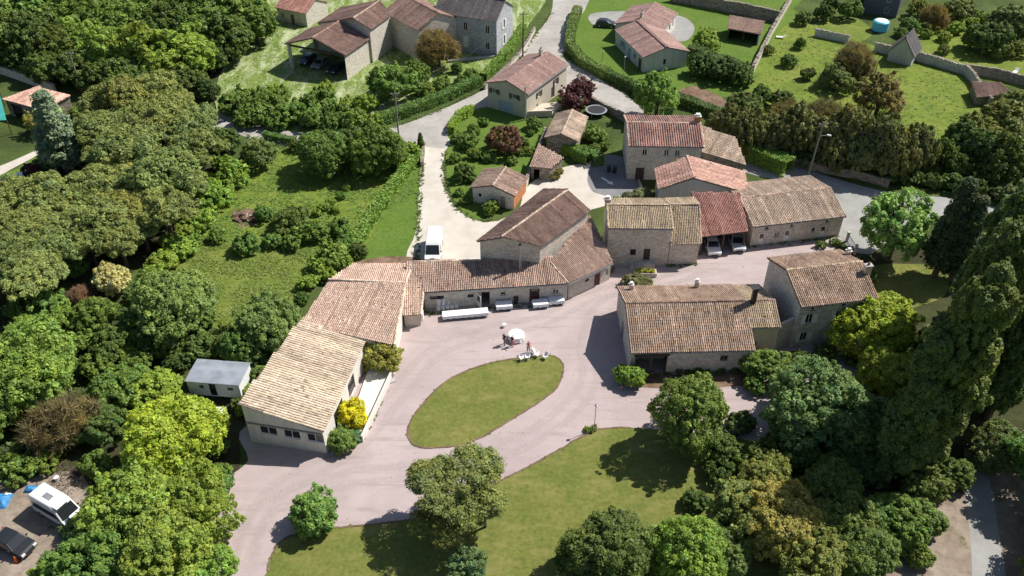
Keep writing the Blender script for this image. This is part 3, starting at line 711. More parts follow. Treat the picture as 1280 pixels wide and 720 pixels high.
def gable(name, label, c00, c10, c11, c01, r0, r1, he, hr, wallmat, pal, ops=None, heN=None, ov=0.30, ovg=0.18, ridge='tan', cat='building',
          surround='limestone_pale', skip=(), gut=True, roof_kw=None, z0=-0.3, verge=None, root=None):
    """c00..c01 plan corners anticlockwise (c00-c10 is the near eave), r0/r1 ridge ends; he near eave height, heN far eave height"""
    c = [np.array(p[:2], float) for p in (c00, c10, c11, c01)]; r0, r1 = np.array(r0[:2], float), np.array(r1[:2], float)
    heN = heN or he; ops = ops or {}; roof_kw = roof_kw or {}
    ctr = sum(c) / 4
    if root is None: root = thing(name, label, cat, (ctr[0], ctr[1], 0))
    m = MB()
    def ap(pa, pb, r):
        d = pb - pa; return (float(np.dot(r - pa, d) / np.linalg.norm(d)), hr)
    sides = {'S': (c[0], c[1], he, he, None), 'E': (c[1], c[2], he, heN, ap(c[1], c[2], r1)), 'N': (c[2], c[3], heN, heN, None), 'W': (c[3], c[0], heN, he, ap(c[3], c[0], r0))}
    for k, (pa, pb, za, zb, apx) in sides.items():
        if k in skip: continue
        wall(m, pa, pb, z0, za, zb, apx, [o[:4] for o in ops.get(k, ())])
    m.build('wall', M[wallmat], root, fixn=False)
    for k, (pa, pb, za, zb, apx) in sides.items():
        for o in ops.get(k, ()): fitting(root, pa, pb, o, surround)
    ru = (r1 - r0) / np.linalg.norm(r1 - r0)
    R0 = np.array([*(r0 - ru * ovg), hr + 0.03]); R1 = np.array([*(r1 + ru * ovg), hr + 0.03])
    for pa, pb, h, first in ((c[0], c[1], he, True), (c[3], c[2], heN, False)):
        eu = (pb - pa) / np.linalg.norm(pb - pa)
        A = np.array([*(pa - eu * ovg), h + 0.03]); B = np.array([*(pb + eu * ovg), h + 0.03])
        A2 = A + (A - R0) / np.linalg.norm((A - R0)[:2]) * ov; B2 = B + (B - R1) / np.linalg.norm((B - R1)[:2]) * ov
        # keep planar: fit through A2,B2 and mean ridge
        roof_plane(root, [A2, B2, R1, R0], B2 - A2, pal, **roof_kw)
        if gut and first: gutter(root, A2 + np.array([0, 0, -0.06]) + 0.05 * (A2 - R0) / np.linalg.norm(A2 - R0), B2 + np.array([0, 0, -0.06]) + 0.05 * (B2 - R1) / np.linalg.norm(B2 - R1))
        if verge:
            for u, v in ((A2, R0), (B2, R1)):
                if (verge == 'both' or (verge == 'W' and u is A2) or (verge == 'E' and u is B2)): cap_row(root, u + (0, 0, .05), v + (0, 0, .05), ridge, 0.13, name='verge_tiles')
    if ridge: cap_row(root, R0 + (0, 0, 0.07), R1 + (0, 0, 0.07), ridge)
    return root
def rect(cx, cy, a, Ln, W, vo=0.0):
    a = math.radians(a); u = np.array([math.cos(a), math.sin(a)]); v = np.array([-math.sin(a), math.cos(a)]); c = np.array([cx, cy])
    W = abs(W)
    return [c - u * Ln / 2 - v * W / 2, c + u * Ln / 2 - v * W / 2, c + u * Ln / 2 + v * W / 2, c - u * Ln / 2 + v * W / 2, c - u * Ln / 2 + v * vo, c + u * Ln / 2 + v * vo]
def mono(name, label, lo0, lo1, hi1, hi0, zl, zh, wallmat, pal, ops=None, ov=0.25, cat='building', surround='limestone_pale', skip=(), roof_kw=None, ztop=None):
    """single slope roof: lo0-lo1 is the low eave, hi1-hi0 the high edge (anticlockwise)"""
    c = [np.array(p[:2], float) for p in (lo0, lo1, hi1, hi0)]; ctr = sum(c) / 4; ops = ops or {}
    root = thing(name, label, cat, (ctr[0], ctr[1], 0)); m = MB()
    zz = [zl, zl, zh, zh]
    for i, k in enumerate('SENW'):
        if k in skip: continue
        wall(m, c[i], c[(i + 1) % 4], -0.3, zz[i], zz[(i + 1) % 4], None, [o[:4] for o in ops.get(k, ())])
    m.build('wall', M[wallmat], root, fixn=False)
    for i, k in enumerate('SENW'):
        for o in ops.get(k, ()): fitting(root, c[i], c[(i + 1) % 4], o, surround)
    P3 = [np.array([*c[i], zz[i] + 0.03]) for i in range(4)]; cc = sum(P3) / 4
    # overhang: push corners outwards inside the roof plane
    e1 = (P3[1] - P3[0]) / np.linalg.norm(P3[1] - P3[0]); sl = (P3[0] - P3[3]) / np.linalg.norm(P3[0] - P3[3]); sr = (P3[1] - P3[2]) / np.linalg.norm(P3[1] - P3[2])
    Q = [P3[0] - e1 * ov + sl * ov, P3[1] + e1 * ov + sr * ov, P3[2] + e1 * ov - sr * ov * 0.5, P3[3] - e1 * ov - sl * ov * 0.5]
    roof_plane(root, Q, Q[1] - Q[0], pal, **(roof_kw or {}))
    return root, Q
# ------------------------------------------------------------------ the farm round the courtyard
W_ = lambda s, z, w, h, **k: (s, z, w, h, 'w', k)
SH = lambda s, z, w, h, **k: (s, z, w, h, 's', k)
D_ = lambda s, z, w, h, **k: (s, z, w, h, 'd', k)
O_ = lambda s, z, w, h, **k: (s, z, w, h, 'o', k)

# barn nearest the lawn, right of the courtyard
q = rect(19.73, 75.88, 2.0, 13.5, 11.07)
nb = gable('stone_barn', 'long stone barn with brown tiled roof and black flue in front of the shrubs', *q, 3.5, 5.66, 'limestone_grey', 'brown',
           {'S': [O_(0.5, 0, 3.6, 2.75), W_(10.0, 1.7, 0.9, 0.8, frame='wood_grey')], 'W': [D_(4.2, 0, 1.6, 2.3, mat='wood_grey')]}, ridge='dark', roof_kw=dict(patchy=0.28))
u = np.array([math.cos(math.radians(2)), math.sin(math.radians(2))]); v = np.array([-u[1], u[0]]); c0 = np.array([19.73, 75.88])
for s in (0.45, 2.3, 4.1):
    p = c0 + u * (-6.75 + s) - v * 5.45; MB().box((p[0], p[1], 1.4), (0.16, 0.16, 2.8), 0.03).build('porch_post', M['wood_brown'], nb)
p = c0 + u * -4.45 - v * 5.62; MB().box((p[0], p[1], 2.84), (3.9, 0.14, 0.2), math.radians(2)).build('porch_beam', M['wood_dark'], nb)
# back wall of the porch, so that the recess ends
p = c0 + u * -4.45 - v * 3.2; MB().box((p[0], p[1], 1.4), (4.2, 0.2, 2.8), math.radians(2)).build('porch_back_wall', M['limestone_grey'], nb)
def on_nb(px, py, z): return G(px, py, z)
p = G(941, 378, 5.6); chf = MB().box((p[0], p[1], 6.5), (0.5, 0.5, 2.2), 0.04).build('flue', M['metal_dark'], nb)
MB().box((p[0] - .05, p[1], 7.75), (0.95, 0.75, 0.10), 0.3).build('flue_cowl', M['metal_dark'], chf)
for dx in (-.2, .2):
    for dy in (-.2, .2): MB().bar((p[0] + dx, p[1] + dy, 7.55), (p[0] + dx, p[1] + dy, 7.75), 0.05).build('cowl_stay', M['metal_grey'], chf)
for px, py in ((789, 360), (871, 356)):
    p = G(px, py, 4.2); chimney(nb, p[0], p[1], 3.7, 4.7, 0.45, 0.4, 0.04, 'limestone')
# its lower east end
e0 = c0 + u * 6.76; Lx = 3.5
gable('barn_annexe', 'short tiled annexe joining the long barn to the tall stone house', e0 - v * 2.9 + u * .02, e0 + u * Lx - v * 2.9, e0 + u * Lx + v * 5.4, e0 + v * 5.4 + u * .02, e0 + u * .02, e0 + u * Lx, 4.5, 5.6, 'render_cream', 'ochre',
      {'S': [W_(0.7, 1.2, 0.7, 1.0)]}, heN=3.5, ridge='dark', ovg=0.05, roof_kw=dict(lichen=True))

hw = e0 + u * Lx - v * 2.7; hq = np.array(rect(35.96, 79.41, 10.0, 9.03, 8.81)[0])
stone_link = thing('link_wall', 'shaded stone wall closing the gap between annexe and tall house', 'wall', (*hw, 0))
m = MB(); wall(m, hw + u * .02, hq + np.array([0.02, .6]), -.3, 4.2, 4.2); wall(m, hq + np.array([0.02, .95]), hw + u * .02 + np.array([0, .35]), -.3, 4.2, 4.2); m.add([(*(hw + u * .02), 4.2), (*(hq + np.array([.02, .6])), 4.2), (*(hq + np.array([.02, .95])), 4.2), (*(hw + u * .02 + np.array([0, .35])), 4.2)], [(0, 1, 2, 3)])
m.build('wall', M['limestone_grey'], stone_link, fixn=False)
# tall house behind the lime tree
q = rect(35.96, 79.41, 10.0, 9.03, 8.81)
h5 = gable('stone_house', 'tall two storey stone house with brown roof behind the lime tree', *q, 6.56, 8.12, 'limestone_grey', 'brown',
      {'S': [SH(1.0, 3.7, 0.9, 1.35), SH(4.6, 3.7, 0.9, 1.35), W_(1.3, 5.55, 0.6, 0.6), W_(5.0, 5.55, 0.6, 0.6), SH(0.9, 1.0, 0.9, 1.3), SH(4.5, 0.9, 0.9, 1.4)]}, ridge='ochre', roof_kw=dict(lichen=True, patchy=0.3))
p = G(1086, 334, 8.0); chimney(h5, p[0] - 0.4, p[1] - .6, 6.6, 8.7, 0.8, 0.55, math.radians(10), 'limestone', cap='pot')
p = G(1060, 318, 7.2); chimney(h5, p[0], p[1], 6.6, 7.7, 0.5, 0.45, math.radians(10), 'limestone')

# long low house at the back right
q = rect(37.39, 100.76, 11.0, 12.95, 10.0, -0.27)
lb = gable('stone_cottage', 'long stone cottage with beige roof and four pale doors by the lane', *q, 3.42, 4.71, 'limestone', 'tan',
      {'S': [D_(1.05, 0, 0.95, 2.0, mat='white_paint', glazed=1), W_(3.3, 1.0, 0.75, 0.85), D_(4.7, 0, 0.95, 2.0, mat='white_paint', glazed=1), W_(1.7, 2.45, 0.6, 0.55), W_(5.3, 2.45, 0.5, 0.5), W_(8.6, 1.1, 0.65, 0.8), D_(9.9, 0, 0.95, 2.0, mat='white_paint', glazed=1), W_(10.4, 2.45, 0.5, 0.5)]}, ridge='mixed', verge='W')
# tall house in the middle and its lower half
q = rect(16.33, 93.71, -0.9, 7.99, 6.45, 0.37)
th = gable('stone_house', 'tall narrow stone house with ochre roof and outside steps above the courtyard', *q, 5.97, 6.93, 'limestone', 'ochre',
      {'S': [W_(3.0, 1.6, 0.75, 0.95, frame='wood_dark'), D_(4.75, 0.9, 0.85, 1.75, mat='wood_dark')]}, ridge='tan', verge='both', roof_kw=dict(lichen=True), ovg=0.1)
p = G(758, 254, 7.0); chimney(th, p[0] + .2, p[1] + .3, 6.2, 7.5, 0.65, 0.55, 0, 'limestone')
th2 = gable('stone_house', 'lower east half of the tall stone house with steep ochre roof', (20.36, 90.5), (24.15, 90.7), (24.0, 97.2), (20.36, 97.0), (20.36, 94.08), (24.1, 94.1), 3.76, 7.0, 'limestone', 'ochre', heN=5.97, ridge='tan', verge='E', ovg=0.08, skip=('W',))
# outside steps and trough
st = thing('stone_steps', 'stone steps climbing to the door of the tall middle house', 'steps', (*G(795, 338)[:2], 0))
for k in range(5):
    MB().box((16.2 - k * -0.0 + (k - 2) * 0.36, 89.9, 0.09 + 0.09 * k), (0.37, 1.2, 0.18 * (k + 1)), 0).build('step', M['limestone'], st)
MB().box((17.75, 89.9, 0.45), (1.4, 1.2, 0.9), 0).build('landing', M['limestone'], st)
tr = thing('flower_trough', 'stone trough of yellow flowers at the foot of the steps', 'planter', (*G(803, 346)[:2], 0))
pt = G(806, 344)
m = MB(); 
for dx, dy, a_, b_ in ((0, -.42, 2.9, .14), (0, .42, 2.9, .14), (-1.38, 0, .14, .7), (1.38, 0, .14, .7)): m.box((pt[0] + dx, pt[1] + dy, .32), (a_, b_, .64))
m.build('trough', M['limestone'], tr); MB().box((pt[0], pt[1], .26), (2.62, .7, .5)).build('earth', M['g_soil'], tr)

# red roofed cart shed
lo0, lo1 = G(877.5, 295, 3.1), G(934, 289, 3.1); hi1, hi0 = G(924, 241, 5.3), G(864, 241.5, 5.3)
cs, _ = mono('cart_shed', 'open cart shed with rust red tiled roof sheltering two cars', lo0, lo1, hi1, hi0, 3.1, 5.3, 'limestone', 'red', skip=('S',), ov=0.1)
for f in (0.02, 0.5, 0.97):
    p = lo0 + (lo1 - lo0) * f; MB().box((p[0], p[1] + .1, 1.5), (0.22, 0.22, 3.0)).build('post', M['wood_dark'], cs)
MB().bar(lo0 + (0, .1, -.12), lo1 + (0, .1, -.12), 0.2, 0.24).build('beam', M['wood_dark'], cs)

# pink roofed shed behind
pk = gable('tiled_shed', 'shed with broad salmon pink tiled gable roof behind the cart shed', G(932, 241, 3.8), G(928, 214.5, 3.8), G(821.7, 211.7, 3.8), G(825.8, 235, 3.8), G(867.5, 222.5, 5.6), G(859, 196.7, 5.6), 3.8, 5.6, 'render_grey', 'pink', ridge='pink', gut=False,
           roof_kw=dict(pitch=0.36, step=0.42, patchy=0.15))
# back stone house
q = rect(22.65, 116.23, -1.6, 10.6, 9.02, 0.05)
bk = gable('stone_house', 'stone house with red and grey streaked roof and white chimney at the back', *q, 5.83, 7.05, 'limestone', 'stripe',
      {'S': [W_(1.9, 4.2, 0.75, 0.95), W_(5.1, 4.1, 0.75, 1.05), W_(6.7, 4.1, 0.75, 1.0), D_(1.2, 0, 1.3, 2.1, mat='wood_dark')]}, ridge='tan', verge='both', roof_kw=dict(pitch=0.34, patchy=0.4))
p = G(871.5, 152, 7.2); chimney(bk, p[0], p[1], 6.2, 8.1, 0.8, 0.7, 0, 'brick_orange')
bl, _ = mono('lean_to', 'grey tiled lean-to against the back stone house beside the hedge', G(878.5, 187, 4.2), G(930, 207, 3.6), G(917, 172, 5.2), G(879, 159, 5.4), 3.9, 5.3, 'rubble', 'tan', ops={'S': [O_(0.4, 0, 1.8, 2.6), O_(3.0, 0, 2.0, 2.6)]}, roof_kw=dict(patchy=0.3))
# dark roofed barn between the gravel yard and the courtyard
sb = gable('stone_barn', 'stone barn with dark brown roof standing askew behind the courtyard wing', G(675, 306.7, 6.6), G(735, 262, 6.6), G(681.5, 236.6, 6.6), G(600, 302, 6.6), G(628, 295.6, 8.1), G(708.7, 238.3, 8.1), 6.6, 8.1, 'limestone', 'dark', ridge='tan', gut=False, roof_kw=dict(patchy=0.3))
p = G(650, 318, 5.6)
pb = MB().tube([(p[0], p[1] - .35, 3.4), (p[0], p[1] - .35, 7.3)], 0.14, 8).build('stove_pipe', M['metal_grey'], sb)
MB().tube([(p[0], p[1] - .35, 7.3), (p[0], p[1] - .35, 7.55)], [0.22, 0.12], 8).build('pipe_cap', M['metal_dark'], pb)
p = G(579, 328, 4.2)

# courtyard wing: two roof slopes meeting at a hip
ZE = 2.85
A, B = G(529, 365.5, ZE), G(710, 354.5, ZE); C = G(517, 327.5, 4.2)
n1 = np.cross(B - A, C - A); n1 /= np.linalg.norm(n1)
X = GP(688, 328, A, n1); Nw = GP(700, 316, A, n1)
E2 = G(766, 329, ZE); n2 = np.cross(E2 - B, X - B); n2 /= np.linalg.norm(n2)
wing = thing('courtyard_wing', 'low stone courtyard wing with long tiled roof behind the white tables', 'building', (*G(620, 370)[:2], 0))
inA = np.array([0, 0.35, 0.0])
wp0, wp1, wp2 = A + inA, B + inA * 0.9, E2 + np.array([-.2, .3, 0])
opsA = [(0.7, 1.35, 1.7, 0.55, 'w', dict(frame='wood_dark', sur=False)), (5.3, 1.4, 0.75, 0.5, 'w', dict(frame='wood_dark')), (7.0, 0, 1.0, 2.05, 'o', {}), (9.3, 1.4, 0.7, 0.5, 'w', dict()), (12.9, 0, 1.25, 2.15, 'd', dict(mat='door_red', glazed=1)), (15.8, 1.2, 0.75, 0.6, 'w', dict(frame='white_paint'))]
m = MB(); wall(m, wp0, wp1, -.3, ZE, ZE, None, [o[:4] for o in opsA])
LnB = np.linalg.norm((wp2 - wp1)[:2])
opsB = [(LnB * .40, 1.5, 0.7, 0.4, 'w', dict(frame='wood_dark', sur=False)), (LnB * .62, 0, 1.0, 2.0, 'd', dict(mat='door_red')), (LnB * .9, 0.9, 0.4, 1.0, 'w', dict(sur=False))]
wall(m, wp1, wp2, -.3, ZE, ZE, None, [o[:4] for o in opsB])
U5 = GP(737, 268, B, n2)
wall(m, wp2, U5, -.3, ZE, U5[2] - .1); m.build('wall', M['limestone_pale'], wing, fixn=False)
for o in opsA: fitting(wing, wp0, wp1, o)
for o in opsB: fitting(wing, wp1, wp2, o)
NL = GP(517, 327.5, A, n1); 
roof_plane(wing, [A, B, X, GP(690, 321, A, n1), NL], B - A, 'mixed', patchy=0.2)
roof_plane(wing, [B, E2 + (0, 0, 0), GP(757, 308, B, n2), U5, X], E2 - B, 'mixed', patchy=0.2)
cap_row(wing, B + (0, 0, .05), X + (0, 0, .05), 'tan', name='hip_tiles'); gutter(wing, A + (0, -.08, -.08), B + (0, -.08, -.08)); gutter(wing, B + (0.03, -.08, -.08), E2 + (0.03, -.08, -.08))
MB().tube([B + (0.05, .25, -.1), (B[0] + .05, B[1] + .25, 0)], .05, 6).build('downpipe', M['metal_dark'], wing)
cap_row(wing, NL + (0, 0, .05), GP(600, 325.5, A, n1) + (0, 0, .05), 'tan')
# north wall of the wing, towards the yard
m = MB(); wall(m, GP(690, 321, A, n1), NL, -.3, GP(690, 321, A, n1)[2] - .15, NL[2] - .15); m.build('wall', M['limestone'], wing, fixn=False)
dz = wp0 + (wp1 - wp0) / np.linalg.norm(wp1 - wp0) * 7.0
lf = thing('open_door', 'white door leaf standing open at the dark doorway of the wing', 'door', (dz[0] - 0.05, dz[1] - 0.1, 0))
MB().box((dz[0] - .3, dz[1] - .45, 1.03), (0.06, 1.0, 2.0), 0.55).build('leaf', M['white_paint'], lf)
MB().box((dz[0] - .33, dz[1] - .47, 1.4), (0.08, 0.6, 0.8), 0.55).build('pane', M['glass'], lf)

# small projecting end of the wing
F0, F1 = GP(503, 394.5, A, n1), GP(526, 393.5, A, n1)
ls = thing('wash_house', 'small tiled projection with low front wall beside the pale barn gable', 'building', (*F0[:2], 0))
Ab = A.copy()
roof_plane(ls, [F0, F1, A + (0.02, 0, 0), NL + (0.02, 0, .02), NL + (-0.9, 0, .02)], F1 - F0, 'rosy', patchy=0.2)
m = MB(); wall(m, F0 + (0.15, .2, 0), F1 + (-.15, .2, 0), -.3, F0[2], F1[2]); wall(m, F1 + (-.15, .2, 0), A + (-.15, .3, 0), -.3, F1[2], A[2]); m.build('wall', M['render_cream'], ls, fixn=False)
MB().box((F1[0] + .1, F1[1] + .9, 1.0), (.12, .9, 1.1)).build('railing_panel', M['white_paint'], ls)
cap_row(ls, F1 + (0, 0, .06), A + (0, 0, .06), 'pale', name='verge_tiles')

# pale gabled barn
l2 = gable('pale_barn', 'pale barn with rosy beige gable roof between the wing and the terrace', G(378, 404, 3.2), G(491, 428, 3.2), G(514, 331, 3.2), G(441, 332, 3.2), G(413, 350, 4.9), G(505, 354, 4.9), 3.2, 4.9, 'render_white', 'rosy', ridge='pale', gut=False, verge='E', roof_kw=dict(patchy=0.16))
# near barn: one slope falling to the terrace
q = [G(297, 506, 5.7), G(405, 538, 3.8), G(455, 428, 3.8), G(373, 400, 5.7)]
sw, se, ne, nw = q
l1, _ = mono('pale_barn', 'whitewashed barn with large single slope beige roof at the courtyard entrance', se + (-.25, .25, 0), ne + (-.25, -.25, 0), nw + (.25, -.25, 0), sw + (.25, .25, 0), 3.8, 5.7, 'render_white', 'pale', ov=0.3,
             ops={'W': [W_(1.3, 1.55, 1.9, 1.15, frame='white_paint', sur=False), W_(3.9, 1.55, 1.8, 1.15, frame='white_paint', sur=False), W_(6.4, 1.55, 1.8, 1.15, frame='white_paint', sur=False)],
                  'S': [D_(3.0, 0.35, 2.6, 2.2, mat='glass', sur=False), D_(7.4, 0.35, 2.0, 2.2, mat='glass', sur=False)]}, roof_kw=dict(patchy=0.10, pitch=0.31, step=.42, sag=.03))
aa = sw + (.25, .25, 0); bb = se + (-.25, .25, 0); dd_ = (bb - aa) / np.linalg.norm((bb - aa)[:2])
o_ = np.array([dd_[1], -dd_[0], 0]); o_ /= np.linalg.norm(o_)
m = MB(); m.bar((aa[0] + o_[0] * .06, aa[1] + o_[1] * .06, 2.95), (bb[0] + o_[0] * .06, bb[1] + o_[1] * .06, 2.95), 0.12, 0.14); m.build('lintel_band', M['wood_grey'], l1)
# terrace beside it
tq = [G(437, 515), G(455, 520), G(493, 452), G(470, 446)]
tr_ = thing('terrace', 'pale paved terrace with low white parapet beside the single slope barn', 'terrace', (*G(465, 480)[:2], 0))
tq = [G(432, 545), G(452, 550), G(492, 462), G(466, 450)]
MB().prism([p[:2] for p in tq], 0.0, 0.34).build('paving', M['render_white'], tr_)
MB().bar(G(452.5, 549, .45), G(492, 462, .45), 0.22, 0.92).build('parapet', M['render_white'], tr_)
ag = thing('white_slab', 'flat pale slab lying at the end of the terrace', 'slab', (*G(482, 472)[:2], 0))
MB().box((*G(483, 477)[:2], .08), (1.9, 1.1, .12), .5).build('slab', M['concrete'], ag)

# ------------------------------------------------------------------ houses up the road
q = rect(2.77, 139.27, 57.8, 13.59, 7.74)
h2 = gable('village_house', 'two storey house with rosy tiled roof and pale blue garage door by the road', *q, 4.57, 5.85, 'render_cream', 'modern',
      {'W': [SH(0.9, 2.9, 1.0, 0.9, shutter='shutter_brown'), SH(4.9, 2.9, 1.0, 0.9, shutter='shutter_brown'), (2.2, 0, 2.8, 2.1, 'g', dict(mat='garage_blue', sur=False))],
       'S': [SH(3.6, 2.3, 0.9, 1.0, shutter='shutter_brown'), W_(3.2, 0.6, 0.6, 0.6), SH(9.3, 2.3, 0.9, 1.1, shutter='shutter_brown'), D_(8.2, 0.2, 1.2, 2.0, mat='wood_dark')]}, ridge='modern', surround=None, roof_kw=dict(pitch=0.34, step=0.4, rise=0.35, jit=0.4, patchy=0.12))
p = G(676, 66, 6.3); chimney(h2, p[0], p[1], 5.0, 6.9, 0.6, 0.5, math.radians(57), 'render_cream', cap='pot')
tp = [G(659, 147), G(668, 135), G(706, 131), G(690, 146)]
ht = thing('house_terrace', 'pinkish walled terrace in front of the two storey house', 'terrace', (*G(680, 140)[:2], 0))
MB().prism([p[:2] for p in tp], 0, 0.7).build('slab', M['render_cream'], ht)
MB().bar((*tp[0][:2], .95), (*tp[3][:2], .95), 0.2, 0.5).build('parapet', M['render_cream'], ht)
# bungalow with two wings
q = rect(26.31, 157.11, 107.2, 13.2, 8.68)
hn = gable('bungalow', 'grey rendered bungalow with rosy roof and blue shutters on a lawn', *q, 3.1, 4.37, 'render_grey', 'modern',
      {'W': [W_(3.9, 0.9, 0.7, 1.2)], 'N': [SH(3.0, 0.9, 1.1, 1.2, shutter='shutter_blue'), D_(6.3, 0, 1.0, 2.1, mat='shutter_blue'), W_(8.6, 0.9, 1.0, 1.2), D_(11.0, 0, 1.2, 2.1, mat='wood_dark')]}, ridge='modern', surround=None, roof_kw=dict(pitch=0.34, step=0.4, rise=0.35, jit=0.4, patchy=0.1))
q = rect(26.82, 168.2, 65.2, 10.34, 9.2)
gable('bungalow', '', *q, 3.05, 4.40, 'render_white', 'modern', {'S': [W_(5.5, 0.9, 1.2, 1.2), W_(8, 0.9, 0.8, 1.2)]}, ridge='modern', surround=None, roof_kw=dict(pitch=0.34, step=0.4, rise=0.35, jit=0.4, patchy=0.1), root=hn)
p = G(802, 20, 4.8); chimney(hn, p[0], p[1], 3.8, 5.5, 0.6, 0.5, math.radians(65), 'render_cream', cap='pot')
# slate roofed house
q = rect(-7.30, 162.58, 158.1, 12.76, 8.11)
bh = gable('slate_roofed_house', 'tall blue grey stone house with slate roof above the road', *q, 7.17, 9.47, 'blue_grey_stone', 'slate',
      {'N': [SH(3.2, 4.3, 0.9, 1.5, frame='white_paint') if False else W_(10.4, 4.3, 0.9, 1.6), W_(5.9, 4.3, 0.9, 1.6), D_(5.8, 1.0, 1.1, 2.2, mat='white_paint'), W_(10.4, 1.2, 0.9, 1.5)], 'W': [SH(3.2, 4.4, 0.9, 1.6), SH(3.2, 1.2, 0.9, 1.7)]}, ridge='slate', roof_kw=dict(pitch=0.3, step=0.3, rise=0.12, jit=0.6))
MB().bar((*G(560, 78)[:2], .2), (*G(618, 72)[:2], .2), .6, .5).build('plinth', M['concrete'], bh)

# open shed top left, in three heights
q = rect(-33.90, 152.72, 66.1, 8.25, 12.49)
t1 = gable('open_shed', 'big brown roofed barn with an open front sheltering three dark cars', *q, 4.70, 6.84, 'limestone_pale', 'dark', skip=('W', 'N'), ridge='pink', gut=False, roof_kw=dict(patchy=0.2, pitch=0.32))
ua = math.radians(66.1); uu = np.array([math.cos(ua), math.sin(ua)]); vv = np.array([-uu[1], uu[0]]); cc = np.array([-33.90, 152.72])
for s, t in ((-3.9, 5.9), (3.9, 5.9)):
    p = cc + uu * s + vv * t; MB().tube([(p[0], p[1], 0), (p[0], p[1], 4.7)], [.38, .32], 8).build('pillar', M['limestone_pale'], t1)
p0 = cc - uu * 3.95 + vv * 6.0; p1 = cc - uu * 3.95 - vv * 6.0; pm = (p0 + p1) / 2
MB().bar((*p0, 4.5), (*p1, 4.5), .25, .3).build('tie_beam', M['wood_dark'], t1)
MB().bar((*pm, 4.5), (*pm, 6.6), .2, .2).build('king_post', M['wood_dark'], t1)
gable('open_shed', '', G(462, 36, 6.6), G(487, 18.3, 6.6), G(428, 9.5, 4.9), G(398, 29, 4.9), G(441.6, 23, 8.4), G(475, .8, 8.4), 6.6, 8.4, 'limestone_pale', 'dark', heN=4.9, ridge='tan', gut=False, root=t1, roof_kw=dict(patchy=0.2, pitch=0.32), ovg=.05)
a_, b_ = G(487.5, 17.8, 6.3), G(523, 37, 6.3); dd = (b_ - a_)[:2] / np.linalg.norm((b_ - a_)[:2]); pp = np.array([-dd[1], dd[0]])
a_[:2] -= dd * 2.0
gable('open_shed', '', a_[:2], b_[:2], b_[:2] + pp * 9, a_[:2] + pp * 9, a_[:2] + pp * 4.5, b_[:2] + pp * 4.5, 6.3, 8.3, 'limestone', 'dark', ridge='dark', gut=False, root=t1, roof_kw=dict(patchy=0.3, pitch=0.32))

# garden sheds
q = rect(-1.84, 107.01, 69.8, 5.17, 6.21)
s1 = gable('garden_shed', 'small gabled shed with orange brick side and white doors by the gravel yard', *q, 2.49, 3.43, 'limestone_grey', 'mixed', {'W': [D_(4.2, 0, 0.8, 2.0, mat='wood_grey', sur=False), W_(0.8, 1.0, 0.6, 0.7)]}, ridge='tan', gut=False, surround=None)
b0, b1 = np.array(q[0]), np.array(q[1]); bd = (b1 - b0) / np.linalg.norm(b1 - b0); bo = np.array([bd[1], -bd[0]]) * .03; bm_ = (b0 + b1) / 2 + bo
MB().box((*bm_, 1.2), (5.1, .06, 2.36), math.radians(69.8)).build('brick_side', M['brick_orange'], s1)
lo0, lo1, hi1, hi0 = G(664, 207, 2.2), G(688, 210.5, 2.2), G(702, 197, 2.9), G(675, 182, 2.9)
mono('garden_shed', 'little rubble shed with one slope of tiles between the two hedges', lo0, lo1, hi1, hi0, 2.2, 2.9, 'rubble', 'mixed', ops={'S': [O_(0.4, 0, 0.9, 1.7)]})
q = rect(8.72, 123.55, 75.3, 8.19, 4.69)
gable('garden_shed', 'weathered shed with mottled beige roof behind the clipped hedge', *q, 2.6, 3.5, 'rubble', 'tan', ridge='tan', gut=False, roof_kw=dict(patchy=0.4))
p = G(731, 168, 2)
# mobile home in the trees
a_ = G(232.5, 476, 2.3); b_ = G(298, 481, 2.3); d_ = (b_ - a_)[:2]; Ln = np.linalg.norm(d_); d_ /= Ln; n_ = np.array([-d_[1], d_[0]])
mh = thing('mobile_home', 'white mobile home with pale metal roof half hidden under the trees', 'mobile home', (*((a_[:2] + b_[:2]) / 2), 0))
cs_ = [a_[:2], b_[:2], b_[:2] + n_ * 3.4, a_[:2] + n_ * 3.4]; m = MB()
ops_ = [W_(1.3, 1.3, 0.5, 0.5, sur=False, frame='metal_grey'), D_(2.4, 0.35, 0.75, 1.75, mat='glass', sur=False), W_(4.4, 1.3, 0.7, 0.45, sur=False, frame='metal_grey')]
for i in range(4): wall(m, cs_[i], cs_[(i + 1) % 4], 0.25, 2.3, 2.3, None, [o[:4] for o in ops_] if i == 0 else (), 0.06)
m.build('wall', M['white_plastic'], mh, fixn=False)
for o in ops_: fitting(mh, cs_[0], cs_[1], o, None)
ctr = sum(cs_) / 4
MB().add([(*(p + (p - ctr) * .05), 2.3) for p in cs_] + [(*((cs_[0] + cs_[3]) / 2), 2.55), (*((cs_[1] + cs_[2]) / 2), 2.55)], [(0, 1, 5, 4), (2, 3, 4, 5), (1, 2, 5), (3, 0, 4), (3, 2, 1, 0)]).build('roof', M['corrugated'], mh)
m = MB()
for p in cs_: m.box((*(p * .9 + ctr * .1), .12), (.3, .3, .26))
m.build('wheel_block', M['concrete'], mh)

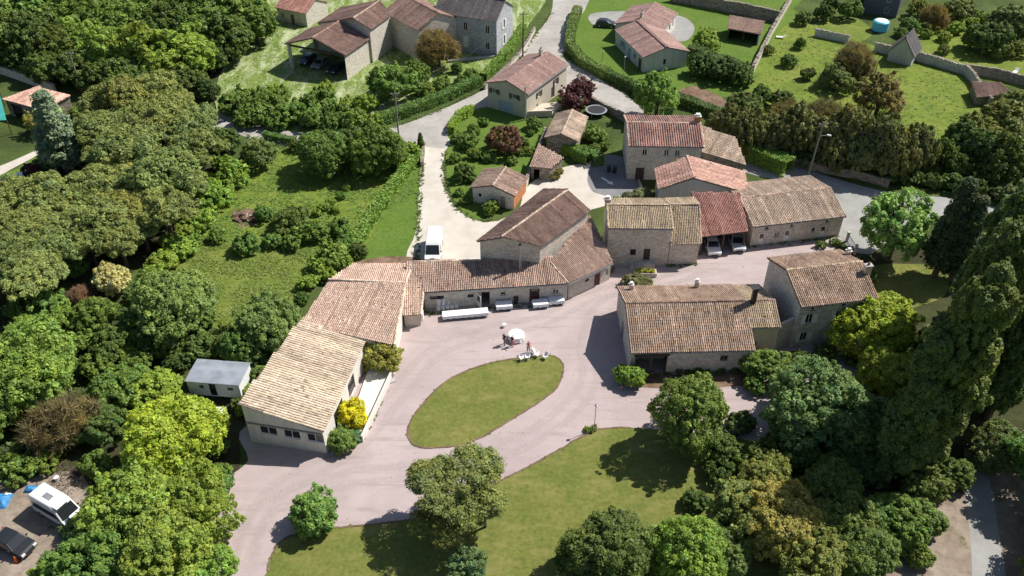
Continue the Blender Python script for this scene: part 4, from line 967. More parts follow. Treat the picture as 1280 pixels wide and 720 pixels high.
# far left: terracotta roof over an outbuilding, teal roofed shed
lo0, lo1, hi1, hi0 = G(6, 124, 3.0), G(55, 137, 3.0), G(86, 120, 3.6), G(48, 109, 3.6)
mono('outbuilding', 'low outbuilding with terracotta roof beside the teal sheets at left edge', lo0, lo1, hi1, hi0, 3.0, 3.6, 'rubble', 'pink', ops={'S': [O_(1, 0, 2.5, 2.4)]})
tl = thing('lean_to_roof', 'teal sheet roof panels on posts at the left edge', 'shelter', (*G(0, 140)[:2], 0))
P4 = [G(-40, 152, 2.6), G(8, 150, 2.6), G(-2, 112, 3.2), G(-40, 100, 3.2)]
MB().sheet(P4, .06).build('roof_panel', M['pool_teal'], tl)
P5 = [G(-30, 112, 2.9), G(16, 121, 2.9), G(10, 106, 3.1), G(-30, 98, 3.1)]
for p in P4: MB().bar((p[0], p[1], 0), p, .12).build('post', M['wood_dark'], tl)
# top left corner house, top right slate house, little slate roofed shed
a_, b_ = G(345, 8, 3), G(382, 16, 3); dd = (b_ - a_)[:2] / np.linalg.norm((b_ - a_)[:2]); pp = np.array([-dd[1], dd[0]])
gable('cottage', 'red roofed cottage at the top edge beyond the meadow', a_[:2], b_[:2], b_[:2] + pp * 7, a_[:2] + pp * 7, a_[:2] + pp * 3.5, b_[:2] + pp * 3.5, 3.0, 4.6, 'limestone_pale', 'red', {'S': [W_(1, 1, .8, 1), D_(3.5, 0, .9, 2)]}, gut=False)
a_, b_ = G(1084, -14, 5), G(1128, -7, 5); dd = (b_ - a_)[:2] / np.linalg.norm((b_ - a_)[:2]); pp = np.array([-dd[1], dd[0]])
gable('slate_house', 'dark slate clad house with white window frames at the top right edge', a_[:2], b_[:2], b_[:2] + pp * 9, a_[:2] + pp * 9, a_[:2] + pp * 4.5, b_[:2] + pp * 4.5, 5.0, 7.5, 'slate', 'slate', {'S': [W_(1.0, 2.9, .9, 1.2), W_(4.4, 2.9, .9, 1.2), W_(4.4, .7, .9, 1.2)]}, ridge='slate', gut=False, surround=None, roof_kw=dict(rise=.12, step=.3, pitch=.3))
a_, b_ = G(1112, 62, 2.2), G(1142, 69, 2.2); dd = (b_ - a_)[:2] / np.linalg.norm((b_ - a_)[:2]); pp = np.array([-dd[1], dd[0]])
c_ = [b_[:2], b_[:2] + pp * 5, a_[:2] + pp * 5, a_[:2]]; mid = (a_[:2] + b_[:2]) / 2
gable('garden_shed', 'small grey shed with steep slate roof in the corner of the orchard wall', *c_, mid, mid + pp * 5, 2.2, 5.0, 'render_grey', 'slate', ridge='slate', gut=False, surround=None, roof_kw=dict(rise=.1, step=.3, pitch=.3), heN=2.2)
lo0, lo1 = G(911, 36, 2.2), G(950, 43, 2.2); hi1, hi0 = G(954, 27, 2.9), G(913, 20, 2.9)
ps, _ = mono('pig_shed', 'brown roofed open shed against the garden wall behind the bungalow', lo0, lo1, hi1, hi0, 2.3, 2.9, 'rubble', 'dark', skip=('S',))
for f in (0.02, .5, .98):
    p = lo0 + (lo1 - lo0) * f; MB().box((p[0], p[1] + .05, 1.1), (.22, .22, 2.2)).build('post', M['white_paint' if f > .9 else 'wood_dark'], ps)
lo0, lo1, hi1, hi0 = G(1222, 122, 1.6), G(1262, 118, 1.6), G(1250, 104, 2.0), G(1216, 103, 2.0)
mono('low_shed', 'low shed with flat brownish roof in the corner of two stone walls', lo0, lo1, hi1, hi0, 1.7, 2.0, 'rubble', 'dark')
# ------------------------------------------------------------------ trees and shrubs: prototypes in units of crown radius
def unit(v): return v / (np.linalg.norm(v, axis=-1, keepdims=True) + 1e-9)
def fib(n, r):
    i = np.arange(n) + 0.5; ph = np.arccos(1 - 2 * i / n); th = PI * (1 + 5 ** 0.5) * i
    d = np.stack([np.cos(th) * np.sin(ph), np.sin(th) * np.sin(ph), np.cos(ph)], 1)
    return unit(d + r.normal(0, 0.55 / math.sqrt(n) * 2, d.shape))
def leaves(c, nrm, size, r, tint, aspect=1.35, fold=0.28):
    """one folded diamond per leaf"""
    n = len(c); nrm = unit(nrm)
    t = unit(np.cross(nrm, r.normal(0, 1, (n, 3)))); b = np.cross(nrm, t); s = np.asarray(size).reshape(-1, 1)
    V = np.stack([c + b * s * 0.5 * aspect, c + t * s * 0.5 - nrm * s * fold * r.random((n, 1)), c - b * s * 0.5 * aspect, c - t * s * 0.5 - nrm * s * fold * r.random((n, 1))], 1)
    k = np.arange(n)[:, None] * 4
    return V.reshape(-1, 3), np.concatenate([k, k + 1, k + 2, k + 3], 1), np.repeat(tint, 4, axis=0)
def lump(d, seed, f=1.6):
    return np.array([noise.noise((a[0] * f + seed, a[1] * f - seed, a[2] * f + 2 * seed)) for a in d])
def crown_mesh(name, seed, kind, nclump, nleaf, lsize, mat='leaf'):
    r = np.random.default_rng(seed)
    up = np.array([0, 0, 1.0])
    if kind in ('broad', 'pine', 'shrub', 'vase', 'twig', 'poplar'):
        vsc, zc, rc0, amp = {'broad': (0.95, 0.80, 0.165, 0.34), 'pine': (0.62, 1.45, 0.22, 0.42), 'shrub': (0.80, 0.60, 0.20, 0.30), 'vase': (1.0, 1.05, 0.15, 0.25), 'twig': (0.95, 0.80, 0.24, 0.3), 'poplar': (1.0, 0.0, 0.24, 0.3)}[kind]
        # several overlapping lobes; foliage clumps sit on the outside of their union
        nl_, lr, spread = {'broad': (7, (0.40, 0.62), 0.52), 'pine': (14, (0.34, 0.50), 0.64), 'shrub': (5, (0.45, 0.65), 0.42), 'vase': (6, (0.45, 0.62), 0.45), 'twig': (7, (0.42, 0.62), 0.45), 'poplar': (22, (0.36, 0.62), 0.5)}[kind]
        ld = fib(nl_, r); lc = ld * (spread * r.uniform(0.75, 1.2, (nl_, 1))); lc[:, 2] = np.abs(lc[:, 2]) * 0.95 - (0.26 if kind != 'pine' else 0.12)
        if kind == 'poplar':
            zz = np.linspace(0.9, 7.2, nl_); aa = np.arange(nl_) * 2.4 + r.normal(0, .3, nl_); taper = np.sin(np.clip(zz / 8.2, .12, 1) * PI) ** 0.55
            lc = np.stack([np.cos(aa) * .52 * taper, np.sin(aa) * .52 * taper, zz + r.normal(0, .12, nl_)], 1)
        lc = np.concatenate([lc, [[0, 0, 0.0 if kind != 'poplar' else 4.0]]]); lrad = np.append(r.uniform(*lr, nl_), 0.62)
        if kind == 'poplar': lrad[:-1] *= 0.55 + 0.5 * taper
        pts = []; nrm_ = []; per = int(nclump * 1.9 / (nl_ + 1)) + 4
        for k in range(nl_ + 1):
            dk_ = fib(per, r); pk_ = lc[k] + dk_ * lrad[k]
            dist = np.linalg.norm(pk_[:, None] - lc[None], axis=2) / lrad[None]; dist[:, k] = 9
            keep = (dist.min(1) > 0.86) | (r.random(per) < 0.10); pts.append(pk_[keep]); nrm_.append(dk_[keep])
        cc = np.concatenate(pts); d = np.concatenate(nrm_)
        k = d[:, 2] > (-0.75 if kind != 'pine' else -0.45); cc, d = cc[k], d[k]
        rc = rc0 * 0.82 * r.uniform(0.45, 1.5, len(cc))
        cc = (cc - d * (rc * 0.6 - r.normal(0, 0.055, len(cc)))[:, None]) * np.array([1, 1, vsc]); cc[:, 2] = np.maximum(cc[:, 2] + zc, 0.06)
        # sprays that stick out of the outline
        ns = int(len(cc) * 0.22); k = r.choice(len(cc), ns, replace=False); k = k[d[k, 2] > -0.3]
        cc = np.concatenate([cc, cc[k] + unit(d[k] + r.normal(0, .35, (len(k), 3))) * r.uniform(.07, .19 if kind != 'poplar' else .42, (len(k), 1))]); d = np.concatenate([d, d[k]]); rc = np.concatenate([rc, rc[k] * r.uniform(.35, .6, len(k))])
        if kind == 'vase': cc[:, :2] *= (0.72 + 0.28 * np.clip((cc[:, 2] - 0.4) / 1.2, 0, 1))[:, None]
        out = d
    elif kind == 'conifer':
        # unit radius, tall: height 8 for the poplar, 4.6 for the conifer
        Ht = 8.0 if kind == 'poplar' else 4.6
        z = r.random(nclump) ** (0.9 if kind == 'poplar' else 1.2)
        prof = np.sin(np.clip(z * 0.93 + 0.07, 0, 1) ** 0.75 * PI) ** 0.6 if kind == 'poplar' else (1 - z) ** 0.8 * (0.6 + 0.4 * np.clip(z * 8, 0, 1))
        a = r.uniform(0, 2 * PI, nclump); rr = prof * (0.78 + (0.75 if kind == 'poplar' else 0.4) * lump(np.stack([np.cos(a), np.sin(a), z * 5], 1), seed, 1.9)) * np.sqrt(r.uniform(0.35, 1, nclump))
        cc = np.stack([np.cos(a) * rr, np.sin(a) * rr, 0.7 + z * (Ht - 0.7)], 1); out = np.stack([np.cos(a), np.sin(a), np.full(nclump, 0.5)], 1)
        rc = (0.27 if kind == 'poplar' else 0.26) * r.uniform(0.5, 1.5, nclump)
    m = len(cc)
    od = unit(out * 0.75 + up * 0.45)
    D = unit(r.normal(0, 1, (m, nleaf, 3)) + od[:, None, :] * 0.85)
    sq = np.array([1, 1, 0.72]) if kind == 'pine' else (np.array([0.85, 0.85, 1.4]) if kind == 'poplar' else np.array([1, 1, 0.9]))
    P_ = cc[:, None, :] + D * (rc[:, None] * r.uniform(0.55, 1.08, (m, nleaf)))[..., None] * sq
    Nn = D * 0.8 + r.normal(0, 0.38, (m, nleaf, 3)) + up * (0.35 if kind != 'pine' else 0.3)
    tint = (1 + r.normal(0, 0.10, (m, 1, 1))) * (1 + r.normal(0, 0.16, (m, nleaf, 1))) * (1 + np.array([0.06, 0.0, -0.05]) * r.normal(0, 1, (m, nleaf, 1))) * (1 + np.array([0.07, 0.03, -0.06]) * r.normal(0, 1, (m, 1, 1)))
    sz = lsize * np.exp(r.normal(-0.05, 0.38, (m, nleaf))) * np.exp(r.normal(0, 0.16, (m, 1)))
    if kind == 'twig':
        n_ = m * nleaf; c_ = P_.reshape(-1, 3); ax = unit(D.reshape(-1, 3) + r.normal(0, .45, (n_, 3))); t_ = unit(np.cross(ax, r.normal(0, 1, (n_, 3)))); L2 = sz.reshape(-1, 1)
        V = np.stack([c_ - ax * L2 - t_ * L2 * .05, c_ - ax * L2 + t_ * L2 * .05, c_ + ax * L2], 1).reshape(-1, 3)
        return np_mesh(name, V, np.arange(n_ * 3).reshape(-1, 3), M[mat], np.repeat(np.clip(tint.reshape(-1, 3), .3, 1.9), 3, axis=0)), cc
    V, Fq, C = leaves(P_.reshape(-1, 3), Nn.reshape(-1, 3), sz.ravel(), r, np.clip(tint.reshape(-1, 3), 0.3, 1.9), aspect=2.6 if kind == 'pine' else 1.35)
    return np_mesh(name, V, Fq, M[mat], C), cc
def np_mesh_from(mb, name, mat):
    me = bpy.data.meshes.new(name); me.from_pydata(mb.v, [], mb.f); me.materials.append(mat); return me
def trunk_mesh(name, seed, cc, zc, r0, nl=7, z0=-0.05):
    r = np.random.default_rng(seed); m = MB()
    top = np.array([r.normal(0, .04), r.normal(0, .04), zc * 1.02])
    m.tube([(0, 0, z0), (r.normal(0, .02), r.normal(0, .02), zc * .35), top * (1, 1, .7), top], [r0 * 1.3, r0, r0 * .75, r0 * .3], 8)
    for i in r.choice(len(cc), min(nl, len(cc)), replace=False):
        s = np.array([0, 0, zc * r.uniform(.35, .75)]); e = cc[i]
        m.tube([s, s * .5 + e * .5 + (0, 0, -.06), e], [r0 * .55, r0 * .38, r0 * .12], 5)
    return np_mesh_from(m, name, M['bark'])
PROTO = {}
def proto(key, kind, variants, nclump, nleaf, lsize, zc, r0, mat='leaf', nl=8):
    PROTO[key] = []
    for i in range(variants):
        sd_ = hash_of(key) + i * 13
        cm, cc = crown_mesh('crown_' + key, sd_, kind, nclump, nleaf, lsize, mat)
        PROTO[key].append((cm, trunk_mesh('trunk_' + key, sd_, cc, zc, r0, nl)))
def hash_of(s): return sum((i + 1) * ord(ch) for i, ch in enumerate(s)) % 997
proto('broad', 'broad', 6, 200, 115, 0.050, 0.98, 0.10)
proto('broadbig', 'broad', 4, 430, 118, 0.033, 0.98, 0.09)
proto('fine', 'broad', 3, 230, 140, 0.038, 0.98, 0.08)
proto('pine', 'pine', 4, 170, 170, 0.030, 1.45, 0.08, 'needle')
proto('pinefine', 'pine', 3, 200, 200, 0.021, 1.45, 0.06, 'needle', nl=22)
proto('shrub', 'shrub', 4, 85, 95, 0.078, 0.55, 0.06)
proto('shrubfine', 'shrub', 2, 130, 120, 0.052, 0.55, 0.05)
proto('poplar', 'poplar', 3, 560, 120, 0.060, 6.5, 0.14, nl=20)
proto('conifer', 'conifer', 2, 320, 120, 0.070, 4.3, 0.12, 'needle', nl=24)
proto('vase', 'vase', 1, 170, 110, 0.045, 1.2, 0.08, nl=24)
proto('twig', 'twig', 3, 120, 75, 0.15, 0.8, 0.06, nl=40)
ZC = {'broad': 0.80, 'broadbig': 0.80, 'fine': 0.80, 'pine': 1.45, 'pinefine': 1.45, 'shrub': 0.60, 'shrubfine': 0.60, 'vase': 1.05, 'twig': 0.80, 'conifer': 1.6, 'poplar': 4.0}
NAMES = {'broad': 'broadleaf_tree', 'broadbig': 'broadleaf_tree', 'fine': 'broadleaf_tree', 'pine': 'pine_tree', 'pinefine': 'pine_tree', 'shrub': 'shrub', 'shrubfine': 'shrub', 'poplar': 'poplar_tree', 'conifer': 'conifer_tree', 'vase': 'broadleaf_tree', 'twig': 'bare_tree'}
LEAFK = 1.82
_cnt = {}
def tree_at(xy, R, kind, colr, label, group=None, zs=1.0, name=None, cat=None):
    _cnt[kind] = _cnt.get(kind, -1) + 1
    p = PROTO[kind][_cnt[kind] % len(PROTO[kind])]
    t = thing(name or NAMES[kind], label, cat or ('shrub' if 'shrub' in kind else 'tree'), (xy[0], xy[1], 0), group, rz=rng.uniform(0, 2 * PI))
    t.scale = (R * rng.uniform(.90, 1.12), R * rng.uniform(.90, 1.12), R * zs * rng.uniform(.94, 1.1))
    j = 1 + rng.normal(0, 0.07); h = rng.normal(0, 0.06)
    j *= LEAFK
    if kind == 'twig': colr = (colr[0] * .60, colr[1] * .66, colr[2] * .80)
    cl = (colr[0] * j * (1 + h) * 1.16, colr[1] * j * 1.04, colr[2] * j * (1 - h) * 0.82, 1)
    a = link('stem' if 'shrub' in kind else 'trunk', p[1], t); b = link('foliage' if 'shrub' in kind else 'crown', p[0], t); b.color = cl
    return t
def tree(px, py, rp, kind, colr, label, group=None, zs=1.0, **kw):
    """crown centred at photo point with radius rp px"""
    rp = rp * (1.18 if 'shrub' in kind else 1.07)
    R = rp * 100 / FPX
    for _ in range(4):
        c = G(px, py, ZC[kind] * R * zs); R = rp * depth(c) / FPX
    return tree_at(c[:2], R, kind, colr, label, group, zs, **kw)
def tall(px, py, h, R, kind, colr, label, group=None):
    """slender tree from its foot and height"""
    p = G(px, py); return tree_at(p[:2], R, kind, colr, label, group, zs=h / R / (8.0 if kind == 'poplar' else 4.6))
ORD = ['first', 'second', 'third', 'fourth', 'fifth', 'sixth', 'seventh', 'eighth', 'ninth', 'tenth', 'eleventh', 'twelfth']
def grove(label, group, kind, colr, pts, zs=1.0, k=1.0, per=7, **kw):
    """many of a kind: each is named by its row (from the front) and its place in it"""
    pts = sorted(pts, key=lambda p: -p[1]); rows = max(1, math.ceil(len(pts) / per)); n = math.ceil(len(pts) / rows)
    for r_ in range(rows):
        row = sorted(pts[r_ * n:(r_ + 1) * n])
        for i, (x, y, rp) in enumerate(row):
            place = ('%s from left' % ORD[i]) + ('' if rows == 1 else ', %s row' % ('front' if r_ == 0 else ('back' if r_ == rows - 1 else ORD[r_])))
            tree(x, y, rp * k, kind, colr, label + ', ' + place, group, zs, **kw)

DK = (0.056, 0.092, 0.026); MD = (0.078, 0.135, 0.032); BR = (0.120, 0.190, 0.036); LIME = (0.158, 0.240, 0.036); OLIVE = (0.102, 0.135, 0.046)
GREY = (0.105, 0.135, 0.075); BLUE = (0.098, 0.130, 0.080); PURP = (0.055, 0.022, 0.030); COPP = (0.090, 0.055, 0.038); BROWN = (0.135, 0.115, 0.055); YEL = (0.33, 0.345, 0.02); SAGE = (0.098, 0.155, 0.052)

# wood at the top left
g = 'broadleaf trees of the wood at the top left'
grove('mid green broadleaf tree in the top left wood', g, 'broad', MD, [(-25, 12, 42), (25, 8, 40), (80, 5, 40), (130, -2, 38), (178, 0, 36), (225, -2, 36), (262, 12, 36), (300, 8, 36), (318, 30, 26), (55, 28, 34), (105, 24, 34), (155, 28, 34), (200, 16, 30), (240, 30, 30), (280, 26, 30)], k=1.12)
grove('dark green broadleaf tree in the top left wood', g, 'broad', DK, [(-10, 45, 36), (35, 48, 34), (68, 58, 30), (20, 70, 22), (92, 82, 24), (285, 48, 30), (262, 70, 22), (205, 30, 34), (150, 90, 26), (238, 100, 20), (258, 112, 14), (180, 104, 20), (120, 96, 22), (55, 84, 20)], k=1.12)
grove('bright yellow green tree in the top left wood', 'bright trees of the wood at the top left', 'broad', BR, [(95, 48, 30), (132, 62, 34), (172, 62, 36), (228, 68, 36), (205, 88, 26), (248, 50, 24), (28, 46, 12)], k=1.1)
# pine wood at the left
grove('olive green umbrella pine in the pine wood at the left', 'umbrella pines of the pine wood', 'pine', OLIVE, [(128, 128, 22), (155, 122, 27), (192, 114, 26), (216, 132, 22), (198, 156, 31), (238, 160, 28), (122, 166, 26), (163, 186, 32), (246, 192, 28), (202, 220, 34), (146, 216, 28), (112, 236, 30), (62, 246, 32), (14, 252, 30), (206, 262, 28), (166, 258, 31), (122, 276, 31), (76, 276, 30), (30, 286, 32), (148, 302, 24), (12, 322, 30), (42, 344, 29), (176, 284, 22), (232, 236, 20), (-25, 285, 30), (-25, 340, 30), (70, 310, 26), (112, 305, 22), (175, 150, 24), (140, 190, 24), (185, 205, 26), (225, 212, 24), (90, 256, 26), (190, 240, 26), (142, 250, 24), (98, 290, 26), (52, 312, 26), (8, 285, 24)], zs=0.95, k=1.18)
tree(74, 180, 30, 'conifer', BLUE, 'blue grey cedar beside the pines at the left path', zs=0.75); tree(88, 172, 24, 'broad', BLUE, 'grey green tree behind the blue grey cedar')
tree(57, 146, 22, 'fine', (0.15, 0.16, 0.045), 'yellowish tree in front of the terracotta outbuilding'); tree(38, 214, 11, 'shrub', PURP, 'maroon shrub beside the white car at left', name='maroon_shrub')
tree(100, 140, 14, 'broad', MD, 'small green tree between the outbuilding and the pines'); tree(58, 205, 12, 'shrub', DK, 'dark shrub below the blue grey cedar')
# trees below the pines
tree(140, 350, 24, 'broad', (0.27, 0.30, 0.17), 'tree with white blossom below the pine wood'); tree(88, 326, 22, 'broad', MD, 'green tree at the lower edge of the pine wood')
bl = bpy.context.scene
tree(100, 368, 14, 'twig', (0.28, 0.17, 0.11), 'small reddish brown tree beside the white blossom'); tree(118, 395, 26, 'broad', MD, 'green tree below the white blossom tree')
tree(82, 398, 22, 'broad', BR, 'bright green tree above the big maple at left edge'); tree(140, 428, 24, 'broad', DK, 'dark tree right of the big maple'); tree(160, 440, 14, 'broad', BR, 'small bright tree in the dark wood left of mobile home')
tree(30, 462, 58, 'broadbig', (0.115, 0.175, 0.038), 'big bright green maple at the left edge'); tree(40, 412, 26, 'broad', BR, 'bright round crown rising behind the big maple'); tree(-25, 520, 45, 'broadbig', MD, 'green tree cut by the left edge below the maple')
tree(218, 382, 50, 'broadbig', SAGE, 'grey green spreading tree left of the rough meadow'); tree(186, 424, 24, 'broad', DK, 'dark tree under the grey green spreading tree'); tree(215, 430, 20, 'broad', DK, 'dark tree just above the mobile home')
tree(330, 404, 40, 'broadbig', SAGE, 'dense green tree with pale tips beside the single slope roof'); grove('dark shrub crowding round the mobile home', 'shrubs round the mobile home', 'shrub', DK, [(255, 432, 22), (285, 428, 22), (312, 440, 22), (222, 452, 16), (320, 466, 12), (228, 500, 12), (300, 505, 10)]); tree(322, 430, 22, 'shrub', DK, 'dark shrub between the mobile home and the barn')
tree(148, 480, 36, 'broad', MD, 'green tree between the maple and the lime green tree'); tree(196, 488, 30, 'broad', BR, 'green tree left of the mobile home'); tree(125, 530, 28, 'broad', DK, 'dark tree behind the bare brown tree')
for x, y, r_ in ((75, 528, 42),): tree(x, y, r_, 'twig', (0.19, 0.155, 0.075), 'bare brownish tree above the camper van'); 
tree(92, 520, 30, 'fine', (0.13, 0.125, 0.05), 'thin brownish crown mixed with the bare tree'); tree(40, 560, 18, 'shrub', DK, 'dark bush under the bare tree')
tree(214, 552, 60, 'broadbig', LIME, 'large lime green tree in the middle of the left wood'); tree(168, 630, 58, 'broadbig', (0.105, 0.165, 0.036), 'large green tree in front of the lime green tree'); tree(240, 632, 48, 'broadbig', BR, 'green tree beside the courtyard entrance')
tree(205, 690, 58, 'broadbig', (0.105, 0.165, 0.038), 'large green tree at the bottom left'); tree(110, 700, 50, 'broad', MD, 'green tree at the bottom edge below the camper van'); tree(255, 715, 36, 'broad', BR, 'green crown at the bottom edge beside the drive'); tree(60, 722, 26, 'shrub', BR, 'low green bush at the bottom left corner'); tree(88, 660, 14, 'shrub', SAGE, 'straggly bush in front of the camper van')
grove('dark brush between the trees of the left wood', 'brush of the left wood', 'shrub', MD, [(60, 380, 24), (30, 385, 22), (100, 420, 20), (170, 455, 18), (165, 400, 18), (175, 365, 16), (250, 400, 18), (120, 455, 20), (20, 585, 20), (60, 575, 16), (120, 580, 20), (270, 560, 14), (275, 590, 12), (262, 530, 12)], per=5)
tree(300, 432, 24, 'broad', MD, 'tree shading the roof of the mobile home', zs=1.25)
# shrubs of the sloping meadow
g = 'shrubs scattered over the sloping meadow'
grove('green shrub in the thicket below the soil heap', g, 'shrub', MD, [(306, 304, 17), (330, 268, 12), (388, 290, 18), (425, 284, 15), (414, 318, 20), (270, 294, 12), (340, 300, 12), (365, 300, 13), (432, 302, 12)])
grove('dark shrub in the thicket below the soil heap', 'dark shrubs of the thicket', 'shrub', DK, [(364, 272, 19), (352, 292, 11), (448, 312, 11)])
grove('low leafy bush on the bank beside the pine wood', 'bushes along the pine wood', 'shrub', BR, [(266, 246, 18), (290, 216, 16), (262, 226, 12), (245, 275, 14), (222, 310, 14), (205, 325, 14), (240, 300, 10), (280, 235, 12), (190, 345, 14), (258, 262, 11), (280, 205, 12), (252, 240, 12), (232, 285, 12), (212, 300, 11)], k=1.15)
tree(280, 176, 19, 'broad', DK, 'dark round tree at the corner of the pine wood and the road'); tree(322, 192, 22, 'fine', OLIVE, 'olive toned bush tree below the road'); tree(370, 182, 10, 'shrub', DK, 'clipped dark bush at the road edge')
tree(404, 190, 33, 'broadbig', (0.068, 0.12, 0.030), 'left of the two big round trees below the road'); tree(470, 187, 35, 'broadbig', (0.072, 0.128, 0.030), 'right of the two big round trees below the road'); tree(440, 178, 24, 'broad', DK, 'dark crown between the two big round trees')
tree(515, 188, 13, 'shrub', BR, 'leafy bush right of the two big round trees'); tree(526, 180, 5, 'conifer', DK, 'tiny dark conifer at the road junction')
grove('sapling in the row across the sloping meadow', 'saplings in the sloping meadow', 'shrub', BR, [(404, 258, 7), (414, 252, 6), (426, 244, 7), (432, 234, 6), (396, 266, 6), (420, 262, 6)])
# shrubs behind the pale barns
g = 'shrubs behind the pale barns'
grove('leafy shrub behind the pale gabled barn', g, 'shrub', BR, [(398, 332, 14), (412, 344, 11), (386, 352, 11), (428, 328, 12)])
grove('dark shrub behind the pale barns', g, 'shrub', DK, [(378, 372, 10), (366, 388, 10), (352, 418, 11), (338, 440, 12)])
grove('leafy climber at the back corner of the single slope barn', 'climbers on the single slope barn', 'shrub', BR, [(325, 462, 8), (308, 488, 9), (318, 522, 10), (302, 512, 8), (345, 450, 8)])
# hedgerow north of the road
g = 'bushes of the hedgerow above the road'
grove('bush in the hedgerow above the left road', g, 'shrub', MD, [(296, 128, 17), (318, 140, 15), (336, 132, 17), (358, 142, 15), (400, 128, 18), (378, 138, 14), (420, 142, 15), (440, 150, 13), (352, 118, 10), (308, 146, 12), (346, 150, 12), (390, 148, 13), (410, 154, 11), (325, 122, 12)], k=1.25)
grove('small light green bush in the hedgerow above the left road', g, 'shrub', BR, [(408, 112, 12), (340, 112, 9), (468, 150, 11), (432, 130, 11)])
tree(490, 100, 28, 'broad', MD, 'green tree in front of the open shed'); tree(520, 92, 18, 'broad', MD, 'green tree right of the open shed wall'); tree(455, 128, 14, 'shrub', BR, 'leafy bush left of the tree in front of the open shed')
tree(548, 62, 26, 'twig', (0.20, 0.16, 0.075), 'bare brown tree before the slate roofed house'); tree(572, 84, 8, 'broad', MD, 'small round tree before the slate roofed house')
grove('shrub in the garden below the slate roofed house', 'shrubs below the slate roofed house', 'shrub', MD, [(552, 104, 11), (590, 92, 10), (576, 100, 8), (530, 112, 11)])
# gardens across the road
tree(722, 116, 21, 'fine', PURP, 'dark purple leaved tree beside the two storey house', name='purple_tree'); tree(628, 174, 23, 'fine', COPP, 'dark copper leaved tree in the garden of the two storey house', name='copper_tree'); tree(822, 124, 31, 'fine', (0.10, 0.185, 0.045), 'bright green dense tree between the bungalow and the stone house')
tree(586, 176, 12, 'shrub', MD, 'large shrub in the garden left of the copper tree'); tree(580, 216, 13, 'shrub', DK, 'dark shrub at the bend of the gravel yard'); tree(604, 152, 7, 'shrub', MD, 'round shrub above the copper tree'); tree(668, 154, 10, 'broad', MD, 'small tree at the corner of the two storey house'); tree(612, 258, 11, 'shrub', MD, 'bush in front of the orange brick shed')
tree(696, 214, 10, 'shrubfine', (0.10, 0.11, 0.04), 'rounded olive bush at the little rubble shed'); tree(744, 168, 13, 'shrub', MD, 'leafy shrub beside the trampoline'); tree(802, 244, 12, 'shrubfine', BLUE, 'grey green bush behind the tall middle house'); tree(786, 246, 9, 'shrubfine', BLUE, 'smaller grey green bush behind the tall middle house'); tree(770, 252, 8, 'shrub', BR, 'green bush at the chimney of the tall middle house')
grove('garden shrub between the sheds and the house terrace', 'garden shrubs among the sheds', 'shrub', MD, [(650, 190, 6), (658, 178, 5), (600, 238, 7), (742, 186, 8), (756, 182, 7), (574, 240, 6), (664, 166, 5)])
# bungalow garden and orchard
tree(884, 48, 18, 'fine', (0.14, 0.21, 0.045), 'light green small tree on the bungalow lawn'); tree(880, 78, 18, 'broad', DK, 'dark clipped tree left in the tall hedge of the bungalow'); tree(906, 84, 20, 'broad', DK, 'dark clipped tree in the tall hedge of the bungalow'); tree(926, 92, 16, 'broad', DK, 'dark clipped tree at the right end of the tall hedge')
tree(930, 136, 26, 'broad', (0.065, 0.10, 0.03), 'dark tree at the back lane behind the stone house'); tree(952, 118, 14, 'broad', MD, 'green bush tree at the orchard corner'); tree(980, 124, 14, 'broad', DK, 'round dark tree at the orchard edge')
tree(985, 74, 10, 'broad', MD, 'small leaning fruit tree in the orchard'); tree(1000, 54, 8, 'twig', MD, 'thin fruit tree near the vegetable plot')
g = 'trees of the belt along the back lane'
grove('olive grey tree in the belt along the back lane', g, 'broad', (0.085, 0.105, 0.045), [(912, 158, 18), (955, 160, 20), (998, 164, 22), (1030, 172, 20), (1062, 170, 25), (1102, 182, 25), (1140, 184, 22), (935, 168, 18), (978, 172, 18), (1080, 190, 20), (1120, 196, 20), (1045, 186, 18)], k=1.2, zs=1.6)
grove('brownish open tree in the belt along the back lane', g, 'twig', (0.17, 0.15, 0.07), [(985, 150, 22), (1025, 150, 24), (1060, 150, 20), (1005, 165, 20)], k=1.2)
grove('dark green tree in the tangle right of the orchard', 'trees of the tangle right of the orchard', 'broad', DK, [(1178, 192, 16), (1206, 178, 20), (1228, 190, 22), (1258, 196, 24), (1238, 212, 16), (1200, 206, 14), (1275, 215, 18)], k=1.15, zs=1.4)
grove('olive green tree in the tangle right of the orchard', 'trees of the tangle right of the orchard', 'broad', (0.11, 0.135, 0.04), [(1224, 160, 22), (1256, 150, 24), (1285, 170, 26), (1200, 168, 16), (1276, 128, 18), (1240, 175, 18)], k=1.15)
grove('pale leaved shrub at the edge of the back lane', 'pale shrubs along the back lane', 'shrub', SAGE, [(1150, 208, 10), (1168, 212, 9), (1186, 208, 8), (1160, 164, 10)])
tree(1070, 78, 27, 'twig', (0.20, 0.165, 0.075), 'tall bare brown tree in the orchard'); tree(1072, 84, 20, 'fine', (0.13, 0.12, 0.05), 'thin leafed crown among the bare orchard branches'); tree(1100, 124, 34, 'fine', (0.12, 0.105, 0.042), 'large brownish tree in the orchard'); tree(1046, 96, 20, 'fine', (0.10, 0.13, 0.045), 'thin green tree left of the large brownish tree')
tree(1170, 20, 18, 'twig', (0.2, 0.17, 0.08), 'bare tree behind the slate roofed shed'); tree(1200, 12, 18, 'broad', (0.10, 0.125, 0.04), 'olive tree at the top edge right of the slate house'); tree(1238, 44, 26, 'broad', DK, 'big dark tree over the upper right garden'); tree(1268, 28, 26, 'broad', (0.085, 0.115, 0.04), 'broad tree at the top right corner'); tree(1140, 32, 12, 'shrub', MD, 'shrub behind the slate roofed shed'); tree(1062, 12, 14, 'broad', MD, 'round tree left of the slate house'); tree(1030, 16, 12, 'broad', DK, 'dark tree above the vegetable plot')
